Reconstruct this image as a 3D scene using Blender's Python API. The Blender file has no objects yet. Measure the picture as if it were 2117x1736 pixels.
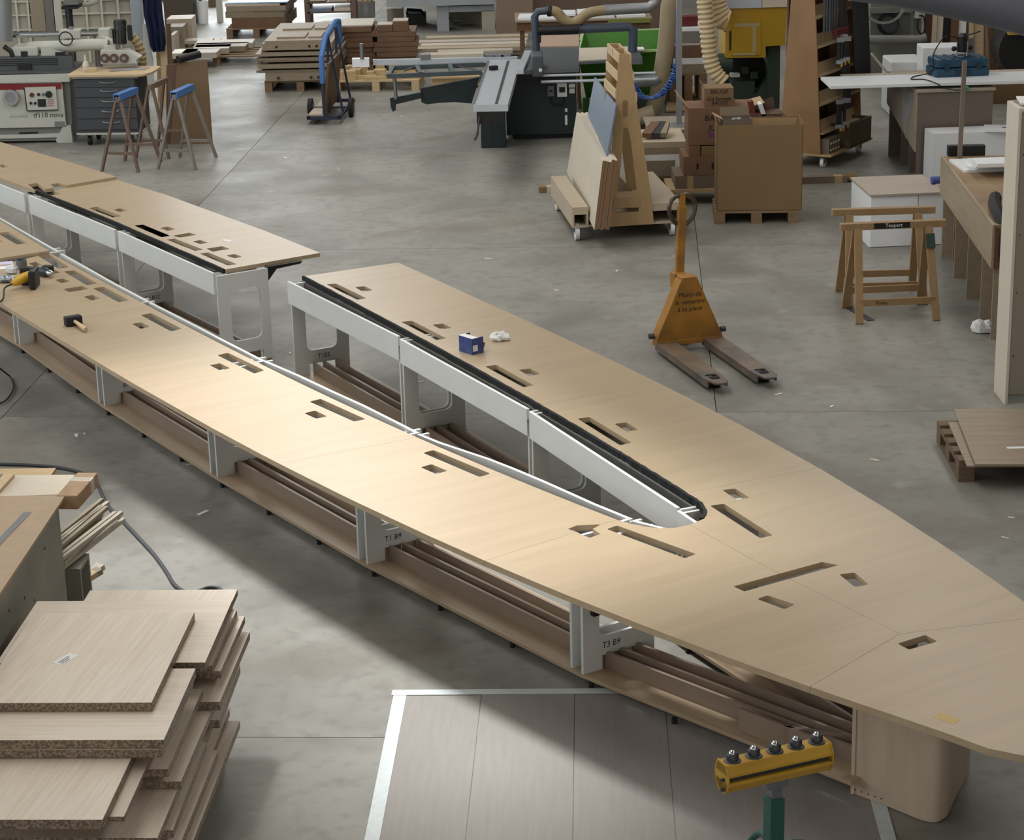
import bpy, bmesh, math, random
from mathutils import Vector, Matrix
from mathutils.geometry import tessellate_polygon
random.seed(7)
SC = bpy.context.scene
COL = SC.collection
# ------------------------------------------------------------------ camera
IMW, IMH = 2117.0, 1736.0
FOC, PITCH, ROLL, CAMH = 4394.78, 0.311603, -0.0256525, 4.5
_cp, _sp = math.cos(PITCH), math.sin(PITCH)
_f = Vector((0, _cp, -_sp)); _u0 = Vector((0, _sp, _cp)); _r0 = Vector((1, 0, 0))
_r = math.cos(ROLL) * _r0 + math.sin(ROLL) * _u0
_u = -math.sin(ROLL) * _r0 + math.cos(ROLL) * _u0
cd = bpy.data.cameras.new('camera'); cam = bpy.data.objects.new('camera', cd); COL.objects.link(cam)
cd.sensor_fit = 'HORIZONTAL'; cd.sensor_width = 36.0; cd.lens = FOC / IMW * 36.0
cd.clip_start = .1; cd.clip_end = 200
_m = Matrix(((_r.x, _u.x, -_f.x, 0), (_r.y, _u.y, -_f.y, 0), (_r.z, _u.z, -_f.z, CAMH), (0, 0, 0, 1)))
cam.matrix_world = _m
SC.camera = cam
SC.cycles.max_bounces = 6; SC.cycles.diffuse_bounces = 3; SC.cycles.glossy_bounces = 2; SC.cycles.transmission_bounces = 3; SC.cycles.caustics_reflective = False; SC.cycles.caustics_refractive = False
# ------------------------------------------------------------------ light
SC.view_settings.view_transform = 'Standard'; SC.view_settings.look = 'None'
SC.view_settings.gamma = 1.0; SC.view_settings.use_curve_mapping = False
SC.view_settings.exposure = 0.0
w = bpy.data.worlds.new('world'); SC.world = w; w.use_nodes = True
bg = w.node_tree.nodes['Background']; bg.inputs[0].default_value = (1.0, .985, .95, 1); bg.inputs[1].default_value = .95
BD = Vector((.545, -.838, 0))            # direction the long bench runs (towards the camera, to the right)
BN = Vector((.838, .545, 0))
SUN_E = math.radians(63)
def lamp(name, kind, loc, energy, color, **k):
    d = bpy.data.lights.new(name, kind); d.energy = energy; d.color = color
    for a, b in k.items(): setattr(d, a, b)
    o = bpy.data.objects.new(name, d); COL.objects.link(o); o.location = loc
    return o
sun = lamp('sun', 'SUN', (0, 0, 12), 4.3, (.97, .99, 1.0), angle=math.radians(8.5))
_sd = Vector((BD.x * math.cos(SUN_E), BD.y * math.cos(SUN_E), -math.sin(SUN_E)))
sun.rotation_euler = _sd.to_track_quat('-Z', 'Y').to_euler()
CEIL = 8.0
# area lamps added under the unseen roof as skylight fill, in long strips
SKY = [(-11.3, 18, 1.6, 44, 760), (5.2, 20, 1.6, 40, 560), (-2.3, 22, 2.9, 28, 800)]
for i, (x, y, wx, wy, e) in enumerate(SKY):
    o = lamp('skylight_fill', 'AREA', (x, y, CEIL - .12), e, (1.0, .985, .95), shape='RECTANGLE', size=wx, size_y=wy)
door_l = lamp('doorway_light', 'AREA', (-4.6, 39.6, 2.2), 330, (.92, .97, 1.0), shape='RECTANGLE', size=3.4, size_y=3.6)
door_l.rotation_euler = Vector((0.15, -1, -.1)).to_track_quat('-Z', 'Y').to_euler()
win_l = lamp('window_light', 'AREA', (-11.6, 14, 4.2), 620, (.90, .96, 1.0), shape='RECTANGLE', size=20, size_y=3.0)
win_l.rotation_euler = Vector((1, 0, -.25)).to_track_quat('-Z', 'Y').to_euler()
# ------------------------------------------------------------------ pixel -> place on a real horizontal plane
def ray(x, y): return _r * ((x - IMW / 2) / FOC) - _u * ((y - IMH / 2) / FOC) + _f
def G(x, y, z=0.0):
    d = ray(x, y); t = (z - CAMH) / d.z
    return Vector((0, 0, CAMH)) + d * t
def GY(x, y, Y):
    d = ray(x, y); t = Y / d.y
    return Vector((0, 0, CAMH)) + d * t
def hz(b, t, z=0.0):
    B = G(b[0], b[1], z); d = ray(*t); s = math.hypot(B.x, B.y) / math.hypot(d.x, d.y)
    return CAMH + d.z * s
def yaw(a, b, z=0.0):
    d = G(*b, z) - G(*a, z); return math.atan2(d.y, d.x)
def dist(a, b, z=0.0): return (G(*b, z) - G(*a, z)).length
def R2(a): return Matrix.Rotation(a, 3, 'Z')
# ------------------------------------------------------------------ materials
def lin(c):
    c = c / 255.0
    return c / 12.92 if c <= .04045 else ((c + .055) / 1.055) ** 2.4
def rgb(r, g, b): return (lin(r), lin(g), lin(b), 1)
MATS = {}
def mat(name, col, rough=.6, metal=0, var=.0, scale=8, stretch=(1, 1, 1), bump=0, col2=None, spec=.5, rot=0, detail=4, coat=0, bscale=None, emit=0):
    if name in MATS: return MATS[name]
    m = bpy.data.materials.new(name); m.use_nodes = True; nt = m.node_tree; N = nt.nodes; Lk = nt.links
    b = N['Principled BSDF']; b.inputs['Roughness'].default_value = rough; b.inputs['Metallic'].default_value = metal
    b.inputs['Specular IOR Level'].default_value = spec
    if coat: b.inputs['Coat Weight'].default_value = coat
    c = rgb(*col); b.inputs['Base Color'].default_value = c
    if emit: b.inputs['Emission Color'].default_value = c; b.inputs['Emission Strength'].default_value = emit
    if var or col2 or bump:
        tc = N.new('ShaderNodeTexCoord'); mp = N.new('ShaderNodeMapping'); Lk.new(tc.outputs['Object'], mp.inputs[0])
        mp.inputs['Scale'].default_value = stretch; mp.inputs['Rotation'].default_value = (0, 0, rot)
        nz = N.new('ShaderNodeTexNoise'); nz.inputs['Scale'].default_value = scale; nz.inputs['Detail'].default_value = detail
        Lk.new(mp.outputs[0], nz.inputs['Vector'])
        if var or col2:
            r = N.new('ShaderNodeValToRGB'); Lk.new(nz.outputs['Fac'], r.inputs[0])
            if col2: a, d2 = c, rgb(*col2)
            else:
                a = tuple(x * (1 - var) for x in c[:3]) + (1,); d2 = tuple(min(1, x * (1 + var)) for x in c[:3]) + (1,)
            r.color_ramp.elements[0].position = .3; r.color_ramp.elements[1].position = .7
            r.color_ramp.elements[0].color = a; r.color_ramp.elements[1].color = d2
            Lk.new(r.outputs[0], b.inputs['Base Color'])
        if bump:
            bp = N.new('ShaderNodeBump'); bp.inputs['Strength'].default_value = bump; bp.inputs['Distance'].default_value = .01
            if bscale:
                n2 = N.new('ShaderNodeTexNoise'); n2.inputs['Scale'].default_value = bscale; Lk.new(mp.outputs[0], n2.inputs['Vector']); Lk.new(n2.outputs['Fac'], bp.inputs['Height'])
            else: Lk.new(nz.outputs['Fac'], bp.inputs['Height'])
            Lk.new(bp.outputs[0], b.inputs['Normal'])
    MATS[name] = m
    return m
def concrete(name, base, dark, brown, rough=.5):
    m = bpy.data.materials.new(name); m.use_nodes = True; nt = m.node_tree; N = nt.nodes; Lk = nt.links
    b = N['Principled BSDF']; b.inputs['Specular IOR Level'].default_value = .45
    tc = N.new('ShaderNodeTexCoord')
    def nz(s, d=5, dist=0):
        n = N.new('ShaderNodeTexNoise'); n.inputs['Scale'].default_value = s; n.inputs['Detail'].default_value = d; n.inputs['Distortion'].default_value = dist
        Lk.new(tc.outputs['Object'], n.inputs['Vector']); return n.outputs['Fac']
    def ramp(x, p0, p1):
        r = N.new('ShaderNodeMapRange'); r.inputs[1].default_value = p0; r.inputs[2].default_value = p1; Lk.new(x, r.inputs[0]); return r.outputs[0]
    def mix(f, a, c):
        x = N.new('ShaderNodeMix'); x.data_type = 'RGBA'; Lk.new(f, x.inputs[0])
        if isinstance(a, tuple): x.inputs[6].default_value = a
        else: Lk.new(a, x.inputs[6])
        x.inputs[7].default_value = c
        return x.outputs[2]
    c0 = mix(ramp(nz(1.1, 6, .6), .42, .68), rgb(*base), rgb(*dark))
    c1 = mix(ramp(nz(.55, 5, 1.2), .56, .75), c0, rgb(*brown))
    c2 = mix(ramp(nz(9, 6), .5, .85), c1, tuple(x * .86 for x in rgb(*dark)[:3]) + (1,))
    c3 = mix(ramp(nz(3.2, 8, .4), .62, .78), c2, tuple(min(1, x * 1.22) for x in rgb(*base)[:3]) + (1,))
    Lk.new(c3, b.inputs['Base Color'])
    rr = N.new('ShaderNodeMapRange'); rr.inputs[3].default_value = rough - .12; rr.inputs[4].default_value = rough + .2; Lk.new(nz(1.7, 6), rr.inputs[0]); Lk.new(rr.outputs[0], b.inputs['Roughness'])
    bp = N.new('ShaderNodeBump'); bp.inputs['Strength'].default_value = .06; bp.inputs['Distance'].default_value = .003; Lk.new(nz(45, 4), bp.inputs['Height']); Lk.new(bp.outputs[0], b.inputs['Normal'])
    MATS[name] = m
    return m
def woodgrain(name, c1, c2, rot=0, scale=3.0, along=(1, 9, 9), rough=.5, spec=.4, ring=0):
    """long streaks: the noise is stretched along the local x axis turned by rot"""
    m = bpy.data.materials.new(name); m.use_nodes = True; nt = m.node_tree; N = nt.nodes; Lk = nt.links
    b = N['Principled BSDF']; b.inputs['Roughness'].default_value = rough; b.inputs['Specular IOR Level'].default_value = spec
    tc = N.new('ShaderNodeTexCoord'); mp0 = N.new('ShaderNodeMapping'); mp0.inputs['Rotation'].default_value = (0, 0, -rot); Lk.new(tc.outputs['Object'], mp0.inputs[0])
    mp = N.new('ShaderNodeMapping'); mp.inputs['Scale'].default_value = along; Lk.new(mp0.outputs[0], mp.inputs[0])
    n1 = N.new('ShaderNodeTexNoise'); n1.inputs['Scale'].default_value = scale; n1.inputs['Detail'].default_value = 6; n1.inputs['Distortion'].default_value = .6; Lk.new(mp.outputs[0], n1.inputs['Vector'])
    n2 = N.new('ShaderNodeTexNoise'); n2.inputs['Scale'].default_value = .9; n2.inputs['Detail'].default_value = 3; Lk.new(tc.outputs['Object'], n2.inputs['Vector'])
    ad = N.new('ShaderNodeMath'); ad.operation = 'MULTIPLY_ADD'; Lk.new(n2.outputs['Fac'], ad.inputs[0]); ad.inputs[1].default_value = .45; Lk.new(n1.outputs['Fac'], ad.inputs[2])
    r = N.new('ShaderNodeValToRGB'); r.color_ramp.elements[0].position = .5; r.color_ramp.elements[1].position = .95
    r.color_ramp.elements[0].color = rgb(*c1); r.color_ramp.elements[1].color = rgb(*c2); Lk.new(ad.outputs[0], r.inputs[0]); Lk.new(r.outputs[0], b.inputs['Base Color'])
    MATS[name] = m
    return m
# ------------------------------------------------------------------ mesh builder
class MB:
    def __init__(s): s.v = []; s.f = []
    def add(s, vs, fs):
        o = len(s.v); s.v += [Vector(p) for p in vs]; s.f += [tuple(i + o for i in f) for f in fs]; return s
    def box(s, x0, x1, y0, y1, z0, z1, M=None):
        vs = [Vector((x, y, z)) for z in (z0, z1) for y in (y0, y1) for x in (x0, x1)]
        if M is not None: vs = [M @ p for p in vs]
        return s.add(vs, [(0, 2, 3, 1), (4, 5, 7, 6), (0, 1, 5, 4), (2, 6, 7, 3), (1, 3, 7, 5), (0, 4, 6, 2)])
    def bar(s, p0, p1, a, b, up=(0, 0, 1)):
        """rectangular bar from p0 to p1: a across, b along up"""
        p0 = Vector(p0); p1 = Vector(p1); d = (p1 - p0).normalized(); up = Vector(up)
        x = d.cross(up)
        if x.length < 1e-4: x = d.cross(Vector((1, 0, 0)))
        x.normalize(); y = x.cross(d).normalized(); vs = []
        for p in (p0, p1):
            for i, j in ((-1, -1), (1, -1), (1, 1), (-1, 1)): vs.append(p + x * (a / 2 * i) + y * (b / 2 * j))
        return s.add(vs, [(0, 1, 2, 3), (7, 6, 5, 4), (0, 4, 5, 1), (1, 5, 6, 2), (2, 6, 7, 3), (3, 7, 4, 0)])
    def prism(s, poly, holes, O, u, v, wv):
        """polygon with holes in the u,v plane at O, pushed along wv"""
        O = Vector(O); u = Vector(u); v = Vector(v); wv = Vector(wv)
        loops = [list(poly)] + [list(h) for h in holes]
        flat = [p for l in loops for p in l]
        tris = tessellate_polygon([[Vector((a, b, 0)) for a, b in l] for l in loops])
        n = len(flat)
        vs = [O + u * a + v * b for a, b in flat] + [O + u * a + v * b + wv for a, b in flat]
        fs = []
        for t in tris:
            a, b, c = [flat[i] for i in t]
            ar = (b[0] - a[0]) * (c[1] - a[1]) - (b[1] - a[1]) * (c[0] - a[0])
            if abs(ar) < 1e-12: continue
            t = t if ar > 0 else t[::-1]
            fs.append(tuple(t[::-1])); fs.append(tuple(i + n for i in t))
        o = 0
        for k, l in enumerate(loops):
            ar = sum(l[i][0] * l[(i + 1) % len(l)][1] - l[(i + 1) % len(l)][0] * l[i][1] for i in range(len(l)))
            ccw = ar > 0
            for i in range(len(l)):
                a = o + i; b = o + (i + 1) % len(l)
                if ccw == (k == 0): fs.append((a, b, b + n, a + n))
                else: fs.append((b, a, a + n, b + n))
            o += len(l)
        return s.add(vs, fs)
    def plan(s, poly, z0, z1, holes=()):
        return s.prism([(p[0], p[1]) for p in poly], [[(p[0], p[1]) for p in h] for h in holes], (0, 0, z0), (1, 0, 0), (0, 1, 0), (0, 0, z1 - z0))
    def cyl(s, p0, p1, r, n=16, r2=None, caps=True):
        p0 = Vector(p0); p1 = Vector(p1); r2 = r if r2 is None else r2; d = (p1 - p0).normalized()
        x = d.cross(Vector((0, 0, 1)))
        if x.length < 1e-3: x = Vector((1, 0, 0))
        x.normalize(); y = d.cross(x); vs = []
        for p, q in ((p0, r), (p1, r2)):
            for i in range(n):
                a = 2 * math.pi * i / n; vs.append(p + x * (q * math.cos(a)) + y * (q * math.sin(a)))
        fs = [(i, (i + 1) % n, (i + 1) % n + n, i + n) for i in range(n)]
        if caps: fs += [tuple(range(n))[::-1], tuple(range(n, 2 * n))]
        return s.add(vs, fs)
    def ring(s, c, ax, ro, ri, h, n=20):
        c = Vector(c); ax = Vector(ax).normalized(); x = ax.orthogonal().normalized(); y = ax.cross(x)
        pr = [(ro, 0), (ro, h), (ri, h), (ri, 0)]; vs = []
        for i in range(n):
            a = 2 * math.pi * i / n; d = x * math.cos(a) + y * math.sin(a)
            for r_, t in pr: vs.append(c + d * r_ + ax * t)
        fs = []
        for i in range(n):
            j = (i + 1) % n
            for k in range(4): fs.append((i * 4 + k, j * 4 + k, j * 4 + (k + 1) % 4, i * 4 + (k + 1) % 4))
        return s.add(vs, fs)
    def tube(s, pts, r, n=10, closed=False, rs=None):
        pts = [Vector(p) for p in pts]; m = len(pts); vs = []; pn = None
        for i in range(m):
            a = pts[(i - 1) % m] if (closed or i > 0) else pts[i]; b = pts[(i + 1) % m] if (closed or i < m - 1) else pts[i]
            d = (b - a).normalized()
            if pn is None:
                x = d.cross(Vector((0, 0, 1)))
                if x.length < 1e-2: x = d.cross(Vector((1, 0, 0)))
            else: x = pn - d * pn.dot(d)
            x.normalize(); pn = x; y = d.cross(x); q = rs[i] if rs else r
            for k in range(n):
                t = 2 * math.pi * k / n; vs.append(pts[i] + x * (q * math.cos(t)) + y * (q * math.sin(t)))
        fs = []
        for i in range(m if closed else m - 1):
            j = (i + 1) % m
            for k in range(n): fs.append((i * n + k, i * n + (k + 1) % n, j * n + (k + 1) % n, j * n + k))
        if not closed: fs += [tuple(range(n))[::-1], tuple((m - 1) * n + k for k in range(n))]
        return s.add(vs, fs)
    def lathe(s, prof, c=(0, 0, 0), n=20):
        c = Vector(c); vs = []; m = len(prof)
        for i in range(n):
            a = 2 * math.pi * i / n
            for r_, z in prof: vs.append(c + Vector((r_ * math.cos(a), r_ * math.sin(a), z)))
        fs = []
        for i in range(n):
            j = (i + 1) % n
            for k in range(m - 1): fs.append((i * m + k, j * m + k, j * m + k + 1, i * m + k + 1))
        return s.add(vs, fs)
    def sph(s, c, r, n=12, sc=(1, 1, 1)):
        c = Vector(c); vs = []; m = n // 2
        for i in range(m + 1):
            t = math.pi * i / m
            for k in range(n):
                a = 2 * math.pi * k / n; vs.append(c + Vector((r * sc[0] * math.sin(t) * math.cos(a), r * sc[1] * math.sin(t) * math.sin(a), r * sc[2] * math.cos(t))))
        fs = [(i * n + k, (i + 1) * n + k, (i + 1) * n + (k + 1) % n, i * n + (k + 1) % n) for i in range(m) for k in range(n)]
        return s.add(vs, fs)
    def xf(s, M): s.v = [M @ p for p in s.v]; return s
    def build(s, name, material, parent=None, bevel=0, smooth=False, world=False, seg=2):
        vs = s.v
        if world and parent is not None:
            Mi = parent.matrix_basis.inverted()
            q = parent.parent
            while q is not None: Mi = Mi @ q.matrix_basis.inverted(); q = q.parent
            vs = [Mi @ p for p in vs]
        me = bpy.data.meshes.new(name); me.from_pydata([tuple(p) for p in vs], [], s.f); me.validate()
        bm = bmesh.new(); bm.from_mesh(me); bmesh.ops.remove_doubles(bm, verts=bm.verts, dist=1e-6); bmesh.ops.recalc_face_normals(bm, faces=bm.faces)
        if bevel:
            es = [e for e in bm.edges if len(e.link_faces) == 2 and e.calc_face_angle(0) > .6]
            bmesh.ops.bevel(bm, geom=es, offset=bevel, segments=seg, affect='EDGES', profile=.6, clamp_overlap=True)
        bm.to_mesh(me); bm.free()
        if smooth:
            for p in me.polygons: p.use_smooth = True
            me.set_sharp_from_angle(angle=.7)
        me.materials.append(material if not isinstance(material, str) else MATS[material])
        o = bpy.data.objects.new(name, me); COL.objects.link(o)
        if parent is not None: o.parent = parent
        return o
def tag(o, label=None, cat=None, group=None, kind=None):
    if label: o['label'] = label
    if cat: o['category'] = cat
    if group: o['group'] = group
    if kind: o['kind'] = kind
    return o
def T(name, label, cat, loc=(0, 0, 0), rz=0, group=None):
    o = bpy.data.objects.new(name, None); COL.objects.link(o); o.empty_display_size = .1
    o.location = loc; o.rotation_euler = (0, 0, rz)
    return tag(o, label, cat, group)
def place(o, loc, rz=0):
    o.location = loc; o.rotation_euler = (0, 0, rz); return o
def dup(root, loc, rz, label=None, group=None):
    r = root.copy(); COL.objects.link(r); r.location = loc; r.rotation_euler = (0, 0, rz)
    if label: r['label'] = label
    if group: r['group'] = group
    for ch in list(root.children):
        c = ch.copy(); COL.objects.link(c); c.parent = r
        for g in ch.children:
            d = g.copy(); COL.objects.link(d); d.parent = c
    return r
def inset(poly, d):
    P = [Vector((p[0], p[1])) for p in poly]; n = len(P)
    ar = sum(P[i].x * P[(i + 1) % n].y - P[(i + 1) % n].x * P[i].y for i in range(n)); sg = 1 if ar > 0 else -1
    out = []
    for i in range(n):
        a, b, c = P[i - 1], P[i], P[(i + 1) % n]
        d1 = (b - a).normalized(); d2 = (c - b).normalized()
        n1 = Vector((-d1.y, d1.x)) * sg; n2 = Vector((-d2.y, d2.x)) * sg
        k = n1 + n2; L2 = max(k.dot(k), .3); out.append(b + k * (2 * d / L2))
    return out
def roundp(poly, r, n=3):
    P = [Vector((p[0], p[1])) for p in poly]; out = []
    for i in range(len(P)):
        a, b, c = P[i - 1], P[i], P[(i + 1) % len(P)]
        da = (a - b); dc = (c - b); q = min(r, da.length * .45, dc.length * .45)
        p1 = b + da.normalized() * q; p2 = b + dc.normalized() * q
        for k in range(n + 1):
            t = k / n; out.append((1 - t) ** 2 * p1 + 2 * t * (1 - t) * b + t * t * p2)
    return [(p.x, p.y) for p in out]
def text(s, O, u, v, size, name, material, parent, world=True, shear=0, th=.0006):
    """lettering as thin geometry lying on a surface; u = reading direction, v = up"""
    cu = bpy.data.curves.new('lettering', 'FONT'); cu.body = s; cu.size = size; cu.align_x = 'CENTER'; cu.align_y = 'CENTER'; cu.shear = shear; cu.extrude = th / 2; cu.resolution_u = 2
    ob = bpy.data.objects.new('lettering', cu); COL.objects.link(ob)
    me = bpy.data.meshes.new_from_object(ob); bpy.data.objects.remove(ob); bpy.data.curves.remove(cu)
    u = Vector(u).normalized(); v = Vector(v).normalized(); wv = u.cross(v); O = Vector(O) + wv * (th * .6)
    mb = MB(); mb.add([O + u * p.co.x + v * p.co.y + wv * p.co.z for p in me.vertices], [tuple(p.vertices) for p in me.polygons]); bpy.data.meshes.remove(me)
    return mb.build(name, material, parent, world=world)
def catmull(pts, k=6):
    P = [Vector(p) for p in pts]; out = []
    for i in range(len(P) - 1):
        a = P[max(i - 1, 0)]; b = P[i]; c = P[i + 1]; d = P[min(i + 2, len(P) - 1)]
        for j in range(k):
            t = j / k; out.append(.5 * ((2 * b) + (c - a) * t + (2 * a - 5 * b + 4 * c - d) * t * t + (3 * b - a - 3 * c + d) * t ** 3))
    out.append(P[-1]); return out
# materials used throughout
concrete('concrete', (142, 139, 131), (119, 116, 109), (112, 101, 88))
mat('joint', (58, 56, 52), .9)
GR = math.atan2(BN.y, BN.x)
woodgrain('deck', (170, 149, 120), (181, 160, 131), rot=GR, scale=1.8, along=(.7, 8, 8), rough=.34, spec=.6)
mat('decklow', (178, 158, 126), .45)
mat('whitepaint', (212, 213, 210), .45, var=.03, scale=5)
mat('whiteboard', (236, 238, 240), .4)
woodgrain('baseboard', (164, 142, 116), (180, 158, 132), rot=math.atan2(BD.y, BD.x), scale=2.5, along=(.6, 10, 10), rough=.42)
mat('rail', (142, 124, 108), .38, var=.08, scale=3)
mat('brush', (22, 23, 25), .95, var=.3, scale=120)
mat('channel', (92, 90, 88), .5, var=.1, scale=20)
mat('black', (18, 18, 19), .5)
mat('rubber', (26, 26, 27), .75)
mat('marker', (24, 24, 26), .8)
mat('steel', (150, 152, 155), .35, .8, var=.06)
mat('darksteel', (70, 72, 75), .45, .6, var=.1)
mat('caststeel', (118, 122, 126), .38, .6, var=.08, scale=6)
mat('mdf', (172, 148, 120), .65, var=.05, scale=14)
mat('mdfgrey', (150, 136, 116), .65, var=.05, scale=14)
mat('pallet', (132, 108, 80), .8, var=.16, scale=5, stretch=(1, 6, 6))
mat('ply', (186, 158, 118), .6, var=.07, scale=4, stretch=(1, 7, 7))
mat('plyedge', (168, 138, 98), .7, var=.12, scale=30)
mat('cardboard', (128, 103, 71), .8, var=.04, scale=3)
mat('cardin', (178, 150, 112), .8, var=.04, scale=3)
mat('paperwhite', (226, 226, 224), .8)
mat('woodlight', (196, 172, 136), .6, var=.07, scale=6, stretch=(1, 8, 8))
mat('wooddark', (104, 74, 50), .6, var=.12, scale=6, stretch=(1, 8, 8))
# ------------------------------------------------------------------ hall: floor slabs, walls, roof with a cut-out for the sun
FA = math.radians(-3.7); fu = Vector((math.cos(FA), math.sin(FA), 0)); fv = Vector((-math.sin(FA), math.cos(FA), 0))
fl = MB().box(-16, 16, -8, 48, -.30, -.012).build('floor', 'joint'); tag(fl, kind='structure')
GU = [-4.52 + 5.03 * k for k in range(-3, 5)]; GV = [9.06 + 5.03 * k for k in range(-3, 8)]
sl = None
for i in range(len(GU) - 1):
    for j in range(len(GV) - 1):
        if sl is None:
            sl = MB().box(-2.515 + .003, 2.515 - .003, -2.515 + .003, 2.515 - .003, -.012, 0).build('slab', 'concrete', fl); o = sl
        else:
            o = sl.copy(); COL.objects.link(o); o.parent = fl
        c = fu * (GU[i] + 2.515) + fv * (GV[j] + 2.515)
        o.location = (c.x, c.y, 0); o.rotation_euler = (0, 0, FA)
mat('wallpaint', (104, 102, 97), .85, var=.03, scale=2)
for nm, b in (('wall_back', (-13, 13, 41.5, 41.8, 0, CEIL)), ('wall_left', (-13.3, -13, -8, 41.8, 0, CEIL)), ('wall_right', (13, 13.3, -8, 41.8, 0, CEIL))):
    tag(MB().box(*b).build(nm, 'wallpaint'), kind='structure')
# unseen roof; its opening is shaped to cast the sun patch on the bench
def roofpt(s_, n_):
    v = BD * (s_ - (CEIL - .5) / math.tan(SUN_E)) + BN * n_; return (v.x, v.y)
opening = [roofpt(-12.1, 4.05), roofpt(-7.1, 4.05), roofpt(-7.1, 6.45), roofpt(-12.1, 6.45)]
mat('roofsheet', (205, 204, 198), .8)
roof = MB().plan([(-13.3, -8), (13.3, -8), (13.3, 41.8), (-13.3, 41.8)], CEIL, CEIL + .2, [opening]).build('ceiling', 'roofsheet'); tag(roof, kind='structure')
# ------------------------------------------------------------------ protective paper and tape on the floor
mat('floorpaper', (150, 144, 138), .7, var=.05, scale=3, bump=.25, bscale=60, stretch=(14, 1, 1))
mat('tape', (206, 212, 212), .6, var=.06, scale=25)
P0 = G(829, 1433); pa = yaw((816.6, 1428), (1244.7, 1424.6))
pp = T('floor_paper', 'brown protective paper sheets laid edge to edge on the floor beside the bench', 'floor paper', (P0.x, P0.y, 0), pa)
wid = (G(1815, 1660) - P0).dot(Vector((math.cos(pa), math.sin(pa), 0)))
xs = [0, .40, .86, 1.30, 1.74, wid]
for i in range(5):
    MB().box(xs[i] + .002, xs[i + 1] - .002, -4.2, 0, .0005, .0022 + .0014 * (i % 2)).build('paper_sheet', 'floorpaper', pp)
def tape(lab, x0, x1, y0, y1, z=.0042):
    t = MB().box(x0, x1, y0, y1, z - .0008, z).build('masking_tape', 'tape'); place(t, (P0.x, P0.y, 0), pa); tag(t, lab, 'tape', None); return t
tape('white tape strip along the left edge of the floor paper', -.035, .03, -4.2, -.02)
tape('white tape strip along the far edge of the floor paper, running under the bench', -.045, 1.08, -.03, .03, .0055)
tape('white tape strip on the floor paper beside the rounded plywood box', wid - .03, wid + .035, -4.2, -.9)
# ------------------------------------------------------------------ the long bench
DZ = .775
def W(pts, z=DZ): return [G(a, b, z) for a, b in pts]
CURV = {'Bi': (-.00095, -.03754, -.5934, 3.49299), 'Bo': (-.002, -.07363, -.98794, 2.91921), 'Li': (.00109, .04744, .65229, 8.57371), 'Lo': (.0014, .05714, .74842, 8.04652)}
def E(c, pts, z=DZ):
    """points read along an edge, laid on that edge's smooth curve"""
    k = CURV[c]; out = []
    for q in pts:
        p = G(q[0], q[1], z); s_ = p.dot(BD); t_ = ((k[0] * s_ + k[1]) * s_ + k[2]) * s_ + k[3]
        v = BD * s_ + BN * t_; out.append((v.x, v.y))
    return out
def X(pts, z=DZ): return [(p.x, p.y) for p in W(pts, z)]
def deck(root, outer, holes, z=DZ, th=.03, name='deck_panel', m='deck', gap=.0009, extra=None):
    o = [(p.x, p.y) for p in W(outer, z)] if extra is None else extra
    o = inset(o, gap)
    hs = [roundp([(p.x, p.y) for p in W(h, z)], .012) for h in holes]
    return MB().plan(o, z - th, z, hs).build(name, m, root, world=True)
main = T('long_bench', 'long pointed plywood bench of two arms on white legs filling the middle of the hall', 'bench', (0, 11, 0))
# holes
LH = {0: [[(77.8,528.2),(102,525.2),(142.6,552.4),(121,555.5)], [(58.8,544.6),(74.3,540.6),(88.2,548),(72.6,551.5)], [(131.4,561),(153.8,558.8),(201.4,586),(179.8,589.5)], [(95,557.8),(110.6,556.7),(124,563.6),(108,565.3)], [(113.2,578.3),(130.5,575.3),(144.9,581.7),(127,584.9)], [(130.5,597.3),(170.3,590.9),(183.2,597.6),(142.6,603.7)], [(191.9,595.6),(214.3,592.5),(267,620.6),(244.6,624.6)], [(172.9,612.9),(191.9,609.4),(207.4,617.2),(188.4,621)]],
 1: [[(291,651.3),(312.5,647),(376,679.4),(353.8,685)], [(272.8,669.4),(292.7,666.1),(310.8,675.4),(291,679.4)], [(449,734),(471.2,729),(546.6,765.3),(525.8,772)], [(433.2,754.8),(454.7,750.5),(476.2,761),(455.7,766)], [(639.7,830),(662.8,824.2),(756,866.3),(731.9,871.1)], [(629,854),(651.5,848.3),(676.3,860.5),(653.8,865.3)]],
 3: [[(874.5,936),(896,930),(1014.4,979),(991,985.7)], [(869.6,965.8),(892,959.2),(925,973),(902,979.7)], ],
 4: [[(1254.5,1093.5),(1275.3,1085.9),(1439,1145),(1415.9,1153.7)], [(1565,1238),(1586,1230),(1644,1249),(1622,1259)]]}
L_in = [(103.7,521),(129.6,536.8),(190,571.4),(242,597.3),(308,633),(410,679.4),(463,709),(542,755.4),(582,778.6),(624,794.7),(688.5,823.6),(752.7,851),(785,867),(833,892.6),(863,903),(913,922),(1012,966),(1058.7,987.3),(1131.5,1015.4),(1181,1035),(1230.7,1055),(1274,1074)]
L_out = [(-60,585),(3,628),(33,648),(70,671),(96,687),(208,755.4),(284,795),(436.5,884.4),(529,934),(575,957),(700,1018),(742,1041),(882.8,1106.4),(1003,1157.5),(1100,1199),(1174,1232),(1319,1290.8),(1466.7,1345),(1544,1372),(1683,1415)]
deck(main, None, LH[0], extra=E('Li', L_in[0:5]) + E('Lo', [(70,671),(33,648),(3,628)]) + X([(-60,586),(-72,566)]))
deck(main, None, LH[1], extra=E('Li', L_in[4:15]) + E('Lo', [(575,957),(529,934),(436.5,884.4),(284,795),(208,755.4),(96,687),(70,671)]))
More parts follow.
